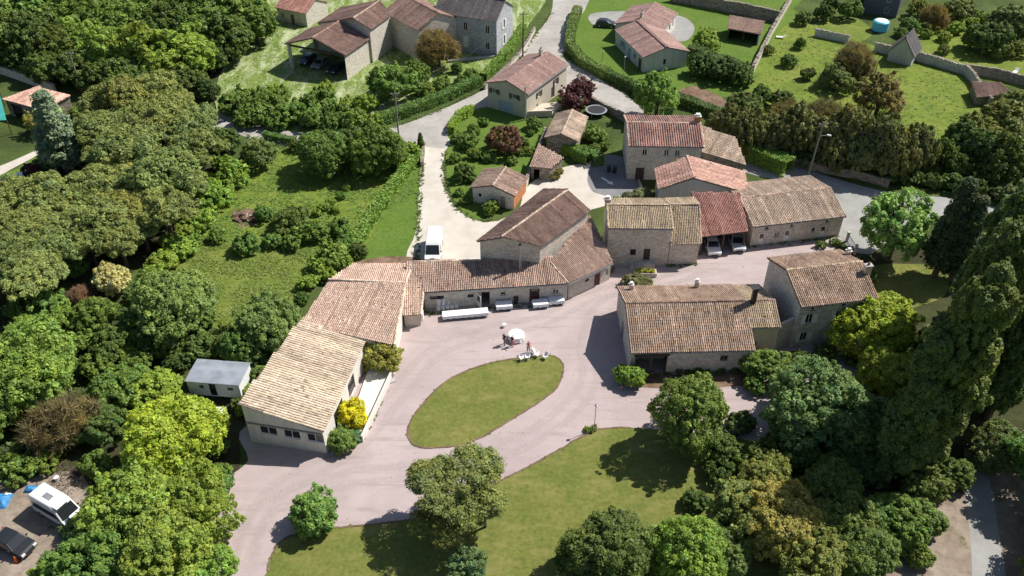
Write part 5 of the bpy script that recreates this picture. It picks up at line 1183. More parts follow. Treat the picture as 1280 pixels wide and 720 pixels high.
grove('yellow green bush in the upper right garden', 'bushes of the upper right garden', 'shrub', BR, [(1196, 34, 11), (1212, 28, 10), (1180, 46, 8), (1226, 22, 10), (1158, 42, 7)])
grove('dark bush of the thicket on the back lane', 'thicket along the back lane', 'shrub', DK, [(1005, 196, 14), (1030, 200, 14), (1056, 204, 14), (1084, 210, 14), (1110, 214, 14), (1138, 220, 14), (1166, 226, 13), (1194, 228, 14), (1222, 232, 14), (1250, 238, 13), (1275, 244, 14), (968, 190, 13)], per=12)  # row of dark bushes added to darken the lane below the tree belt
grove('small tree in the upper right gardens', 'small trees of the upper right gardens', 'broad', (0.09, 0.13, 0.035), [(1005, 22, 10), (1040, 4, 12), (1075, -4, 12), (1150, 10, 14), (1215, 50, 12), (1255, 62, 14), (1180, 60, 8), (1128, 40, 8), (1010, 92, 9), (960, 62, 7), (1275, 60, 12)], per=12)
grove('shrub in the garden round the copper tree', 'shrubs round the copper tree', 'shrub', MD, [(572, 172, 9), (596, 192, 9), (612, 196, 8), (648, 176, 8), (660, 188, 7), (592, 162, 8), (570, 196, 8), (590, 222, 8), (640, 200, 7), (582, 250, 7)], per=10)
# right hand park
tree(1124, 278, 50, 'vase', (0.128, 0.200, 0.052), 'light green vase shaped tree on the grey yard'); tall(1168, 345, 14.5, 2.9, 'conifer', (0.032, 0.05, 0.026), 'very dark conifer right of the light green tree'); tall(1188, 350, 12, 2.6, 'conifer', (0.036, 0.055, 0.028), 'second dark conifer nearest the poplars')
tree(1252, 300, 38, 'broadbig', (0.13, 0.15, 0.04), 'yellowish tree behind the poplars at right'); tree(1262, 242, 16, 'broad', (0.08, 0.10, 0.04), 'grey tree on the lane at the right edge'); tree(1210, 262, 12, 'shrub', DK, 'dark bush on the lane beside the poplars')
g = 'poplars of the tall row at the right'
for x, y, h, R in ((1106, 606, 19, 2.4), (1138, 598, 25, 2.5), (1148, 556, 23, 2.5), (1172, 532, 27, 2.5), (1178, 490, 24, 2.5), (1202, 466, 26, 2.5), (1196, 430, 22, 2.5), (1232, 522, 22, 2.5), (1264, 482, 25, 2.5)):
    tall(x, y, h, R, 'poplar', (0.060, 0.100, 0.036), 'tall dark poplar, %s from the near end of the right hand row' % ORD[_cnt.get('poplar', -1) + 1], g)
tree(1098, 402, 54, 'broadbig', LIME, 'yellow green lime tree in front of the tall stone house'); tree(1112, 470, 34, 'broadbig', (0.16, 0.21, 0.036), 'lower yellow green crown below the lime tree'); tree(1086, 345, 10, 'shrub', DK, 'dark shrub at the chimney of the tall stone house')
tree(1020, 502, 62, 'broadbig', (0.085, 0.14, 0.055), 'big grey green tree below the tall stone house'); tree(866, 520, 48, 'broadbig', (0.080, 0.135, 0.040), 'big round tree at the corner of the front lawn', zs=1.25); tree(962, 456, 26, 'broad', MD, 'green tree at the east end of the long barn'); tree(790, 470, 18, 'shrubfine', BR, 'bright bush at the corner of the long barn'); tree(944, 480, 14, 'shrub', MD, 'shrub under the east end of the long barn')
tree(1065, 560, 30, 'broad', DK, 'dark tree under the poplars'); tree(1000, 570, 24, 'broad', DK, 'dark tree below the big grey green tree')
tree(925, 636, 46, 'broad', (0.12, 0.15, 0.045), 'olive tree right of the front lawn'); tree(975, 655, 52, 'broadbig', (0.165, 0.155, 0.045), 'tree with yellowing leaves right of the front lawn'); tree(1010, 700, 44, 'fine', (0.11, 0.135, 0.04), 'olive tree at the bottom edge'); tree(1055, 650, 40, 'broad', (0.075, 0.12, 0.035), 'green tree beside the dirt ground'); tree(1100, 645, 30, 'broad', MD, 'green bush tree at the foot of the poplars'); tree(1095, 695, 20, 'shrub', MD, 'low bush on the dirt ground'); tree(1128, 648, 36, 'broad', MD, 'round green tree on the dirt ground below the poplars'); tree(1080, 690, 34, 'broadbig', (0.075, 0.12, 0.035), 'green tree at the bottom edge beside the dirt ground'); tree(1160, 604, 26, 'broad', (0.08, 0.12, 0.035), 'leafy tree hugging the foot of the poplars'); tree(1040, 612, 38, 'broadbig', DK, 'dark tree behind the yellowing tree'); tree(960, 600, 34, 'broadbig', (0.10, 0.13, 0.04), 'olive tree between the yellowing tree and the undergrowth'); tree(1020, 655, 40, 'broadbig', (0.085, 0.125, 0.036), 'green tree right of the yellowing tree'); tree(905, 690, 34, 'broad', (0.09, 0.12, 0.036), 'olive bush tree right of the bright green tree'); tree(1140, 690, 20, 'shrub', MD, 'low green bush in the middle of the dirt ground'); tree(1158, 652, 28, 'broad', (0.08, 0.12, 0.036), 'round tree between the dirt ground and the path'); tree(1196, 592, 22, 'broad', DK, 'dark tree at the head of the concrete path'); tree(1075, 530, 44, 'broadbig', (0.07, 0.115, 0.04), 'dark crown between the grey green tree and the poplars'); tree(1140, 612, 14, 'shrub', MD, 'bush on the dirt ground under the poplars')
tree(862, 692, 50, 'broadbig', (0.110, 0.185, 0.036), 'bright green tree at the bottom edge of the front lawn'); tree(762, 686, 55, 'broadbig', (0.06, 0.10, 0.032), 'dark green tree on the front lawn at the bottom'); tree(868, 624, 15, 'shrub', DK, 'dark bush at the right edge of the front lawn')
tree(572, 604, 52, 'pinefine', (0.086, 0.115, 0.040), 'tall pine with bare limbs leaning over the drive', zs=0.9); tree(556, 652, 32, 'pinefine', (0.105, 0.135, 0.045), 'lower pine crown beside the leaning pine', zs=0.9); tree(606, 632, 26, 'pinefine', (0.105, 0.135, 0.045), 'right hand pine crown over the front lawn', zs=1.1); tree(584, 712, 28, 'fine', (0.075, 0.125, 0.055), 'feathery blue green tree at the bottom edge of the front lawn')
tree(388, 643, 28, 'shrubfine', (0.085, 0.15, 0.04), 'round green bush standing alone on the drive', zs=1.15)
# bushes at the barns
tree(439, 517, 20, 'shrubfine', YEL, 'bright yellow bush at the end of the terrace', name='yellow_shrub'); tree(425, 550, 20, 'shrubfine', (0.075, 0.135, 0.04), 'green bush at the corner of the single slope barn'); tree(442, 545, 11, 'shrubfine', (0.06, 0.13, 0.06), 'blue green bush below the yellow bush'); tree(477, 448, 24, 'shrubfine', (0.15, 0.17, 0.05), 'large leafy shrub before the pale gabled barn')
tree(792, 352, 14, 'shrubfine', (0.13, 0.145, 0.075), 'olive grey shrub behind the long barn', zs=0.8); tree(808, 354, 9, 'shrubfine', (0.13, 0.145, 0.075), 'smaller olive grey shrub behind the long barn'); tree(742, 535, 5, 'shrub', OLIVE, 'tiny shrub at the foot of the courtyard lamp'); tree(734, 537, 4, 'shrub', BR, 'tiny shrub left of the courtyard lamp')
grove('potted shrub against the south wall of the long barn', 'pot plants along the long barn', 'shrub', DK, [(849, 464, 5), (860, 464, 4), (872, 462, 6), (884, 465, 4), (902, 462, 5), (918, 461, 5)])
tree(1026, 306, 6, 'shrub', MD, 'low plant at the corner of the lane and courtyard'); tree(1044, 303, 6, 'shrub', MD, 'low plant beside the iron gate')
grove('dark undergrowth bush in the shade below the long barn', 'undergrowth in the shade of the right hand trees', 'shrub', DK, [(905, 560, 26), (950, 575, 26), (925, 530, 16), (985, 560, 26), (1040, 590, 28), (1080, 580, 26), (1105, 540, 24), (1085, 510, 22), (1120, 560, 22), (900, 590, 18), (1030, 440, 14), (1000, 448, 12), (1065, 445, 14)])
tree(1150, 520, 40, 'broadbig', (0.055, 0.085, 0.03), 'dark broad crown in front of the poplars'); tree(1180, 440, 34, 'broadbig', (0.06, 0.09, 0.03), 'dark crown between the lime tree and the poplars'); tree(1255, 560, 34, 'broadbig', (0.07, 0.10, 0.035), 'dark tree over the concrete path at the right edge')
# trees just outside the picture whose shade falls into it
tree_at((52, 52.5), 5.2, 'broadbig', MD, 'tall tree standing beyond the right edge by the path'); tree_at((49.6, 43.5), 5.0, 'broadbig', MD, 'tree standing beyond the lower right corner')
tree_at((-56, 52), 5.0, 'broad', DK, 'tree standing beyond the lower left edge'); tree_at((-62, 66), 6.0, 'broad', DK, 'tree standing beyond the left edge')

# ------------------------------------------------------------------ hedges
def hedge(label, pts, w, h, colr, dens=85, ls=0.2, name='hedge'):
    r = np.random.default_rng(hash_of(label)); P2 = [G(x, y)[:2] for x, y in pts]; C = []; Nn = []
    for a, b in zip(P2[:-1], P2[1:]):
        d = b - a; Ln = np.linalg.norm(d); d = d / Ln; nv = np.array([-d[1], d[0]]); per = w + 2 * h
        n = int(Ln * per * dens); s = r.uniform(0, Ln, n); k = r.uniform(0, per, n)
        off = np.where(k < h, -w / 2, np.where(k > h + w, w / 2, k - h - w / 2)); z = np.where(k < h, k, np.where(k > h + w, per - k, h))
        wob = np.array([noise.noise((a[0] + q * .6, a[1], zz)) for q, zz in zip(s, z)])
        off = off * (1 + .22 * wob) + r.normal(0, .05, n); z = z * (1 + .16 * wob) + r.normal(0, .05, n)
        xy = a + d * s[:, None] + nv * off[:, None]
        C.append(np.column_stack([xy, np.maximum(z, 0.02)]))
        side = np.where(k < h, -1, np.where(k > h + w, 1, 0))[:, None]
        Nn.append(np.column_stack([nv * side, (side[:, 0] == 0) * 1.0]) + r.normal(0, .5, (n, 3)))
    C = np.concatenate(C); Nn = np.concatenate(Nn); n = len(C)
    o0 = np.array([*P2[0], 0])
    V, Fq, T = leaves(C - o0, Nn, ls * r.uniform(.6, 1.4, n), r, np.clip((1 + r.normal(0, .2, (n, 1))) * (1 + r.normal(0, .06, (n, 3))), .3, 1.9))
    root = thing(name, label, 'hedge', o0)
    f = link('foliage', np_mesh('foliage', V, Fq, M['leaf'], T), root); f.color = (*[k * LEAFK for k in colr], 1)
    m = MB()
    for a, b in zip(P2[:-1], P2[1:]):
        k = max(2, int(np.linalg.norm(b - a) / 1.5))
        for i in range(k): p = a + (b - a) * (i + .5) / k; m.tube([(p[0], p[1], 0), (p[0] + r.normal(0, .1), p[1] + r.normal(0, .1), h * .8)], [.05, .03], 5)
    setp(m.build('stems', M['bark'], root), kind='stuff')
    return root
hedge('long clipped hedge between the road and the slate roofed house', [(470, 158), (520, 140), (560, 124), (600, 106)], 1.6, 1.7, MD)
hedge('hedge climbing the bank beside the slate roofed house', [(604, 100), (622, 82), (640, 60), (654, 38)], 1.4, 1.3, BR)
hedge('clipped hedge bordering the road in front of the bungalow', [(722, 16), (714, 40), (712, 62), (730, 84), (758, 98)], 1.7, 1.7, (0.10, 0.145, 0.04))
hedge('dark hedge along the lane below the bungalow', [(758, 98), (790, 112), (806, 124)], 1.4, 1.6, DK)
hedge('tall dark hedge behind the bungalow garden', [(862, 72), (890, 84), (930, 98)], 2.2, 2.6, DK)
hedge('lime green clipped hedge beside the road junction', [(564, 168), (572, 152), (592, 140)], 1.2, 1.4, (0.16, 0.23, 0.035))
hedge('lime green clipped hedge in front of the weathered shed', [(684, 180), (704, 190), (722, 196)], 1.4, 1.7, (0.14, 0.22, 0.035))
hedge('thick green hedge around the asphalt drive', [(722, 196), (738, 204), (752, 202)], 2.2, 1.8, MD)
hedge('bright hedge beside the grey lean-to', [(932, 196), (955, 206), (985, 218)], 2.6, 2.6, BR)
hedge('row of vines dividing the sloping meadow', [(432, 322), (455, 290), (478, 256), (500, 225), (520, 200)], 1.6, 1.2, BR, dens=45, ls=0.28, name='vine_row')
hedge('loose hedge at the bottom of the drive bank', [(236, 700), (262, 640), (285, 600)], 1.6, 1.2, MD)
hedge('low hedge beside the soil path above the stone house', [(838, 126), (870, 136), (905, 150)], 1.8, 1.5, DK)
hedge('hedge at the foot of the road bank left of two round trees', [(330, 172), (370, 180)], 1.0, 1.0, MD)
# ------------------------------------------------------------------ vehicles (built along +x, then turned)
def vehicle(name, label, cat, xy, heading, prof, width, paintm, axles, glass, wheel=0.32, taper=(0.95, 0.18, 0.5), hz=None, lights=None, extra=None, z=0.03):
    t = thing(name, label, cat, (xy[0], xy[1], z), rz=math.radians(heading)); ORG[t] = np.zeros(3)
    hw = lambda zz: width / 2 * (1 - taper[1] * min(1, max(0, (zz - taper[0]) / taper[2])))
    def ring(k, ins):
        cx = sum(p[0] for p in prof) / len(prof); cz = sum(p[1] for p in prof) / len(prof); o = []
        for x, zz in prof:
            o.append((cx + (x - cx) * (1 - ins * .03), k * hw(zz) - math.copysign((0 if ins == 0 else -0.0), k), cz + (zz - cz) * (1 - ins * .06)))
        return o
    n = len(prof); V = []; F = []
    for k, ins, yo in ((-1, 1, 0), (-1, 0, .07), (1, 0, .07), (1, 1, 0)):
        for x, y, zz in ring(k, ins): V.append((x, y - k * yo, zz))
    for r_ in range(3):
        for i in range(n): F.append((r_ * n + i, r_ * n + (i + 1) % n, (r_ + 1) * n + (i + 1) % n, (r_ + 1) * n + i))
    F += [tuple(range(n))[::-1], tuple(range(3 * n, 4 * n))]
    body = MB().add(V, F).build('body', M[paintm], t)
    for kind, pts in glass:
        if kind == 'side':
            for s, nm in ((-1, 'side_window'), (1, 'side_window')):
                MB().poly([(x, s * (hw(zz) + .012 - .0), zz) for x, zz in pts]).build(nm, M['glass_car'], t)
        else:   # band across: two profile points
            (xa, za), (xb, zb) = pts; d = np.array([zb - za, 0, -(xb - xa)]); d = d / np.linalg.norm(d) * .015
            if d[2] < 0: d = -d
            MB().poly([np.array((xa, -hw(za) * .88, za)) + d, np.array((xa, hw(za) * .88, za)) + d, np.array((xb, hw(zb) * .86, zb)) + d, np.array((xb, -hw(zb) * .86, zb)) + d]).build(kind, M['glass_car'], t)
    for ax in axles:
        for s in (-1, 1):
            y = s * (width / 2 - .10)
            w = MB().tube([(ax, y - .1, wheel), (ax, y + .1, wheel)], wheel, 14).build('wheel', M['tyre'], t)
            MB().tube([(ax, y + s * .09, wheel), (ax, y + s * .115, wheel)], wheel * .62, 10).build('rim', M['rim'], w)
    x0 = max(p[0] for p in prof); x1 = min(p[0] for p in prof); lz, rz_ = lights or (0.68, 0.8)
    for s in (-1, 1):
        MB().box((x0 - .06, s * width * .36, lz), (.16, .34, .16)).build('headlight', M['lamp_lens'], t)
        MB().box((x1 + .04, s * width * .40, rz_), (.12, .16, .28)).build('tail_light', M['tail_red'], t)
        MB().box((hz or .75, s * (width / 2 + .09), 1.05 if hz is None else 1.5), (.12, .18, .14)).build('wing_mirror', M['plastic_black'], t)
    MB().box((x0 + .0, 0, .42), (.10, width * .5, .12)).build('grille', M['plastic_black'], t)
    if extra: extra(t, hw)
    return t
HATCH = [(1.95, .30), (2.05, .50), (2.0, .70), (1.75, .82), (1.0, .97), (.30, 1.42), (-.4, 1.50), (-1.30, 1.44), (-1.85, .98), (-1.98, .85), (-2.0, .45), (-1.9, .30)]
HG = [('windscreen', ((1.0, .97), (.30, 1.42))), ('rear_window', ((-1.30, 1.44), (-1.85, .98))), ('side', [(.82, 1.0), (.28, 1.36), (-.38, 1.43), (-1.15, 1.37), (-1.5, 1.0)])]
def hatch(label, px, py, heading, paintm, width=1.75):
    p = G(px, py); return vehicle('parked_car', label, 'car', p[:2], heading, HATCH, width, paintm, (1.28, -1.25), HG)
VAN = [(2.75, .35), (2.85, .60), (2.80, .95), (2.25, 1.22), (1.45, 2.20), (1.1, 2.42), (-2.6, 2.46), (-2.78, 2.3), (-2.8, .5), (-2.7, .35)]
def van_extra(t, hw):
    for k in range(4): MB().box((-2.0 + k * .95, 0, 2.455), (.05, 1.6, .03)).build('roof_rib', M['paint_white'], t)
    MB().box((2.84, 0, 1.0), (.06, .5, .12)).build('badge_panel', M['plastic_black'], t)
p = G(541, 330)
vehicle('delivery_van', 'white panel van parked nose to the courtyard wing', 'van', (p[0], p[1] + 2.6), -90, VAN, 2.05, 'paint_white', (1.85, -1.7), [('windscreen', ((2.25, 1.22), (1.45, 2.20))), ('side', [(1.95, 1.25), (1.35, 1.95), (.7, 1.95), (.7, 1.25)])], wheel=.36, taper=(1.2, .10, 1.3), hz=1.9, lights=(.92, 1.2), extra=van_extra)
hatch('white hatchback parked at the left end of the cart shed', 889, 311, -89, 'paint_white'); hatch('silver hatchback parked at the right end of the cart shed', 919, 306, -88, 'paint_silver')
hatch('black hatchback on the drive beside the bungalow', 757, 33, -12, 'paint_black', 1.8)
hatch('navy car parked at the left inside the open shed', 385, 78, -110, 'paint_navy'); hatch('grey car parked in the middle of the open shed', 401, 83, -110, 'paint_grey'); hatch('dark car parked at the right inside the open shed', 420, 89, -110, 'paint_navy')
hatch('white car half under the shrubs at the left path', 20, 230, 200, 'paint_white')
hatch('white car hidden under the trees beside the entrance', 205, 655, 150, 'paint_white')
a_ = G(48, 613, 2.5); b_ = G(83, 633, 2.5); hd = math.degrees(math.atan2(b_[1] - a_[1], b_[0] - a_[0])); c_ = (a_ + b_) / 2
CAMP = [(2.3, .4), (2.4, .7), (2.35, 1.0), (1.95, 1.25), (1.35, 2.15), (1.1, 2.5), (.6, 2.62), (-2.2, 2.6), (-2.35, 2.4), (-2.4, .6), (-2.3, .4)]
def camp_extra(t, hw):
    MB().box((-.4, -.1, 2.64), (1.0, .55, .06)).build('roof_hatch', M['metal_grey'], t)
    MB().box((-.2, 0, 2.61), (3.6, 1.5, .03)).build('roof_panel', M['white_plastic'], t)
vehicle('camper_van', 'white high roofed camper van parked in the dirt yard', 'camper van', c_[:2], hd, CAMP, 2.0, 'paint_white', (1.5, -1.4), [('windscreen', ((1.95, 1.25), (1.35, 2.15))), ('side', [(1.7, 1.25), (1.2, 1.9), (-2.0, 1.9), (-2.0, 1.25)])], wheel=.35, taper=(1.2, .12, 1.4), hz=1.7, lights=(.95, 1.2), extra=camp_extra)
a_ = G(-8, 664, 1.2); b_ = G(36, 684, 1.2); hd = math.degrees(math.atan2(b_[1] - a_[1], b_[0] - a_[0])); c_ = (a_ + b_) / 2
dk = vehicle('parked_car', 'black car cut by the left edge beside the camper van', 'car', c_[:2], hd, HATCH, 1.8, 'paint_black', (1.28, -1.25), HG)
ob = thing('orange_cone', 'orange plastic cone standing beside the black car', 'cone', (*G(21, 702)[:2], 0.03)); p = ORG[ob]
MB().box((p[0], p[1], .06), (.42, .42, .05)).build('base', M['orange_plastic'], ob); MB().tube([(p[0], p[1], .08), (p[0], p[1], .75)], [.17, .04], 10).build('cone_body', M['orange_plastic'], ob)

# ------------------------------------------------------------------ poles and lamps
def pole(label, px, py, h, arm=True, lean=(0, 0), mat='wood_grey', lamp=False):
    p = G(px, py); t = thing('utility_pole', label, 'pole', p)
    top = np.array([p[0] + lean[0], p[1] + lean[1], h])
    MB().tube([p, top], [.15, .10], 8).build('pole', M[mat], t)
    if arm:
        MB().bar(top + (-.7, 0, -.35), top + (.7, 0, -.35), .09, .12).build('crossarm', M['wood_grey'], t)
        for dx in (-.6, 0, .6): MB().tube([top + (dx, 0, -.28), top + (dx, 0, -.08)], [.05, .03], 6).build('insulator', M['white_plastic'], t)
    if lamp:
        k = MB().bar(top + (0, 0, -2.2), top + (.9, -.5, -1.8), .07).build('lamp_arm', M['metal_grey'], t)
        MB().box(top + (1.0, -.55, -1.8), (.55, .25, .14), -.5).build('lamp_head', M['lamp_lens'], k)
    return top
def cable(label, a, b, sag=1.0):
    pts = [a + (b - a) * k / 14 + np.array([0, 0, -sag * 4 * (k / 14) * (1 - k / 14)]) for k in range(15)]
    t = thing('power_cable', label, 'cable', (*a[:2], 0)); MB().tube(pts, .018, 4).build('wire', M['plastic_black'], t)
P1 = pole('wooden pole in front of the wood behind the terracotta outbuilding', 103, 115, 7.5); P2_ = pole('dark pole at the corner of the pine wood and the pale meadow', 273, 150, 6.0, arm=False, mat='wood_dark')
P3 = pole('grey pole at the road above the two big round trees', 499, 176, 8.5); P4_ = pole('dark pole before the slate roofed house', 653.5, 72, 8.8, mat='wood_dark')
P5 = pole('tall leaning pole with street lamp behind the long cottage', 1009, 224, 9.5, lean=(.4, 0), lamp=True); P6 = pole('pole on the back lane at the right edge', 1265, 236, 7.5, arm=False)
pole('thin metal pole at the corner of the two storey house', 656, 150, 6.0, arm=False, mat='metal_grey')
cable('cable from the leaning pole to the pole at the right edge', P5 + (0, 0, -.3), P6 + (0, 0, -.2), 1.0); cable('cable over the road between the two road poles', P3 + (0, 0, -.3), P4_ + (0, 0, -.3), 1.2)
def lamp(label, px, py, h, globe=.14, mat='metal_grey', arm=0.0):
    p = G(px, py); t = thing('lamp_post', label, 'lamp', p)
    MB().tube([p, p + (0, 0, .3)], [.09, .07], 8).build('base', M['concrete'], t); MB().tube([p + (0, 0, .3), p + (0, 0, h)], [.045, .035], 8).build('post', M[mat], t)
    bm = bmesh.new(); bmesh.ops.create_icosphere(bm, subdivisions=2, radius=globe); me = bpy.data.meshes.new('globe'); bm.to_mesh(me); bm.free(); me.materials.append(M['lamp_lens'])
    o = link('globe', me, t); o.location = (0, 0, h + globe * .8)
    MB().tube([p + (0, 0, h + globe * 1.7), p + (0, 0, h + globe * 2.0)], [.09, .02], 8).build('lamp_cap', M['metal_dark'], t)
lamp('globe lamp post at the edge of the front lawn', 742.5, 537.5, 3.5, .17, 'metal_grey'); lamp('garden lamp on the lawn left of the bungalow', 752.5, 77, 1.9, .16, 'metal_dark'); lamp('lamp post at the hedge below the bungalow', 779, 100, 4.3, .18, 'metal_grey')

# ------------------------------------------------------------------ stone walls
def stone_wall(label, pts, h, th=0.45, mat='rubble', seed=1, name='stone_wall'):
    r = np.random.default_rng(seed); P2 = [G(x, y)[:2] for x, y in pts]
    t = thing(name, label, 'wall', (*P2[0], 0)); vs = []; fs = []; ss = []
    for a, b in zip(P2[:-1], P2[1:]):
        k = max(2, int(np.linalg.norm(b - a) / .5)); ss += [a + (b - a) * i / k for i in range(k)]
    ss.append(P2[-1]); n = len(ss); tops = []
    for i, p in enumerate(ss):
        d = ss[min(i + 1, n - 1)] - ss[max(i - 1, 0)]; d = d / np.linalg.norm(d); nv = np.array([-d[1], d[0]]) * th / 2
        z = h * (1 + .10 * noise.noise((p[0] * .3, p[1] * .3, seed))) + r.normal(0, .03)
        for q, zz in ((p - nv, -.2), (p - nv, z), (p + nv, z), (p + nv, -.2)): vs.append((*q, zz))
        tops.append((p, z, math.atan2(d[1], d[0])))
    for i in range(n - 1):
        for k in range(3): fs.append((i * 4 + k, i * 4 + k + 1, i * 4 + 4 + k + 1, i * 4 + 4 + k))
    fs += [(0, 1, 2, 3), tuple((n - 1) * 4 + k for k in (3, 2, 1, 0))]
    MB().add(vs, fs).build('wall', M[mat], t)
    m = MB()
    for p, z, a in tops[::1]: m.box((p[0] + r.normal(0, .03), p[1] + r.normal(0, .03), z + .05), (.46 * r.uniform(.7, 1.1), th * r.uniform(.95, 1.25), .12 * r.uniform(.7, 1.4)), a + r.normal(0, .06))
    setp(m.build('coping_stones', M['rubble'], t), kind='stuff')
stone_wall('long brown stone wall behind the bungalow', [(838, 1), (905, 14), (972, 28)], 2.4, .5, 'rubble', 1)
stone_wall('stone wall running down between the bungalow garden and the orchard', [(988, 2), (963, 45), (940, 92)], 1.5, .5, 'limestone', 2)
stone_wall('short stone wall below the vegetable plot', [(1018, 45), (1060, 54)], 1.5, .45, 'limestone_grey', 3)
stone_wall('stone wall from the slate shed along the orchard', [(1092, 64), (1150, 77), (1205, 93), (1214, 102), (1224, 118), (1236, 134)], 1.7, .5, 'limestone_grey', 4)
stone_wall('stone wall behind the low shed at the right', [(1206, 91), (1245, 98), (1290, 110)], 1.7, .45, 'rubble', 5)
stone_wall('old stone wall along the back lane', [(985, 206), (1030, 216), (1075, 224), (1110, 234)], 1.2, .5, 'rubble', 6)
stone_wall('low pale wall along the road bank of the slate roofed house', [(606, 112), (630, 92), (652, 68), (668, 40)], .9, .4, 'limestone_pale', 7)
stone_wall('stone wall at the left edge behind the teal roof', [(-40, 78), (20, 98), (70, 116)], 1.6, .5, 'limestone', 8)
stone_wall('stone wall below the lane beside the trampoline', [(732, 126), (760, 140), (788, 156)], 1.2, .45, 'rubble', 9)
stone_wall('garden wall between the sheds and the copper tree', [(656, 238), (664, 214), (674, 190), (682, 168)], 1.1, .35, 'limestone_pale', 10)
stone_wall('broken pale wall at the road junction', [(528, 208), (530, 184)], .8, .5, 'limestone_pale', 11)

# ------------------------------------------------------------------ wedding furniture in the courtyard
def cloth_table(label, c, L_, Wd, ang, h=.76, drop=.42, group=None):
    t = thing('banquet_table', label, 'table', (c[0], c[1], .026), group); cr, sr = math.cos(ang), math.sin(ang)
    def q(x, y, z): return (c[0] + x * cr - y * sr, c[1] + x * sr + y * cr, z)
    n = max(8, int(L_ / .25)); per = []
    for i in range(n): per.append((-L_ / 2 + L_ * i / n, -Wd / 2, 0, -1))
    for i in range(4): per.append((L_ / 2, -Wd / 2 + Wd * i / 4, 1, 0))
    for i in range(n): per.append((L_ / 2 - L_ * i / n, Wd / 2, 0, 1))
    for i in range(4): per.append((-L_ / 2, Wd / 2 - Wd * i / 4, -1, 0))
    V = [q(x, y, h) for x, y, _, _ in per]
    V += [q(x + nx * (.04 + .05 * math.sin(i * 1.9)), y + ny * (.04 + .05 * math.sin(i * 1.9)), h - drop * (1 + .06 * math.sin(i * 2.3))) for i, (x, y, nx, ny) in enumerate(per)]
    m_ = len(per); F = [tuple(range(m_))] + [(i, (i + 1) % m_, m_ + (i + 1) % m_, m_ + i) for i in range(m_)]
    MB().add(V, F).build('tablecloth', M['white_cloth'], t)
    for sx_ in (-1, 1):
        for sy_ in (-1, 1): MB().bar(q(sx_ * (L_ / 2 - .15), sy_ * (Wd / 2 - .1), .03), q(sx_ * (L_ / 2 - .15), sy_ * (Wd / 2 - .1), h - .03), .05).build('leg', M['metal_grey'], t)
    MB().box(q(0, 0, h - .03), (L_ - .04, Wd - .04, .03), ang).build('tabletop', M['wood_grey'], t)
a_, b_ = G(553, 392.5, .76), G(610, 387.5, .76); cloth_table('long white clothed table before the courtyard wing', (a_ + b_) / 2, np.linalg.norm(b_ - a_), 1.05, math.atan2(b_[1] - a_[1], b_[0] - a_[0]))
g = 'short white tables along the courtyard wing'
for (x0, x1, y), lb_ in (((620, 640, 379.5), 'short white clothed table between the two doorways of the wing'), ((666, 685, 377), 'short white clothed table right of the red door'), ((686, 705, 373), 'white clothed table at the right corner of the wing')):
    a_, b_ = G(x0, y + .8, .76), G(x1, y - .8, .76); cloth_table(lb_, (a_ + b_) / 2, np.linalg.norm(b_ - a_), 1.15, math.atan2(b_[1] - a_[1], b_[0] - a_[0]), group=g)
# round table
c = G(645.5, 419.5, .5); rt = thing('round_table', 'round table under a white cloth in the middle of the courtyard', 'table', (c[0], c[1], .026))
R_ = .92; n = 40; V = [(c[0] + R_ * math.cos(2 * PI * i / n), c[1] + R_ * math.sin(2 * PI * i / n), .77) for i in range(n)]
V += [(c[0] + (R_ + .05 + .05 * math.sin(i * 1.57)) * math.cos(2 * PI * i / n), c[1] + (R_ + .05 + .05 * math.sin(i * 1.57)) * math.sin(2 * PI * i / n), .10) for i in range(n)]
MB().add(V, [tuple(range(n))] + [(i, (i + 1) % n, n + (i + 1) % n, n + i) for i in range(n)]).build('tablecloth', M['white_cloth'], rt)
MB().tube([(c[0], c[1], .03), (c[0], c[1], .74)], [.25, .06], 10).build('pedestal', M['metal_grey'], rt)
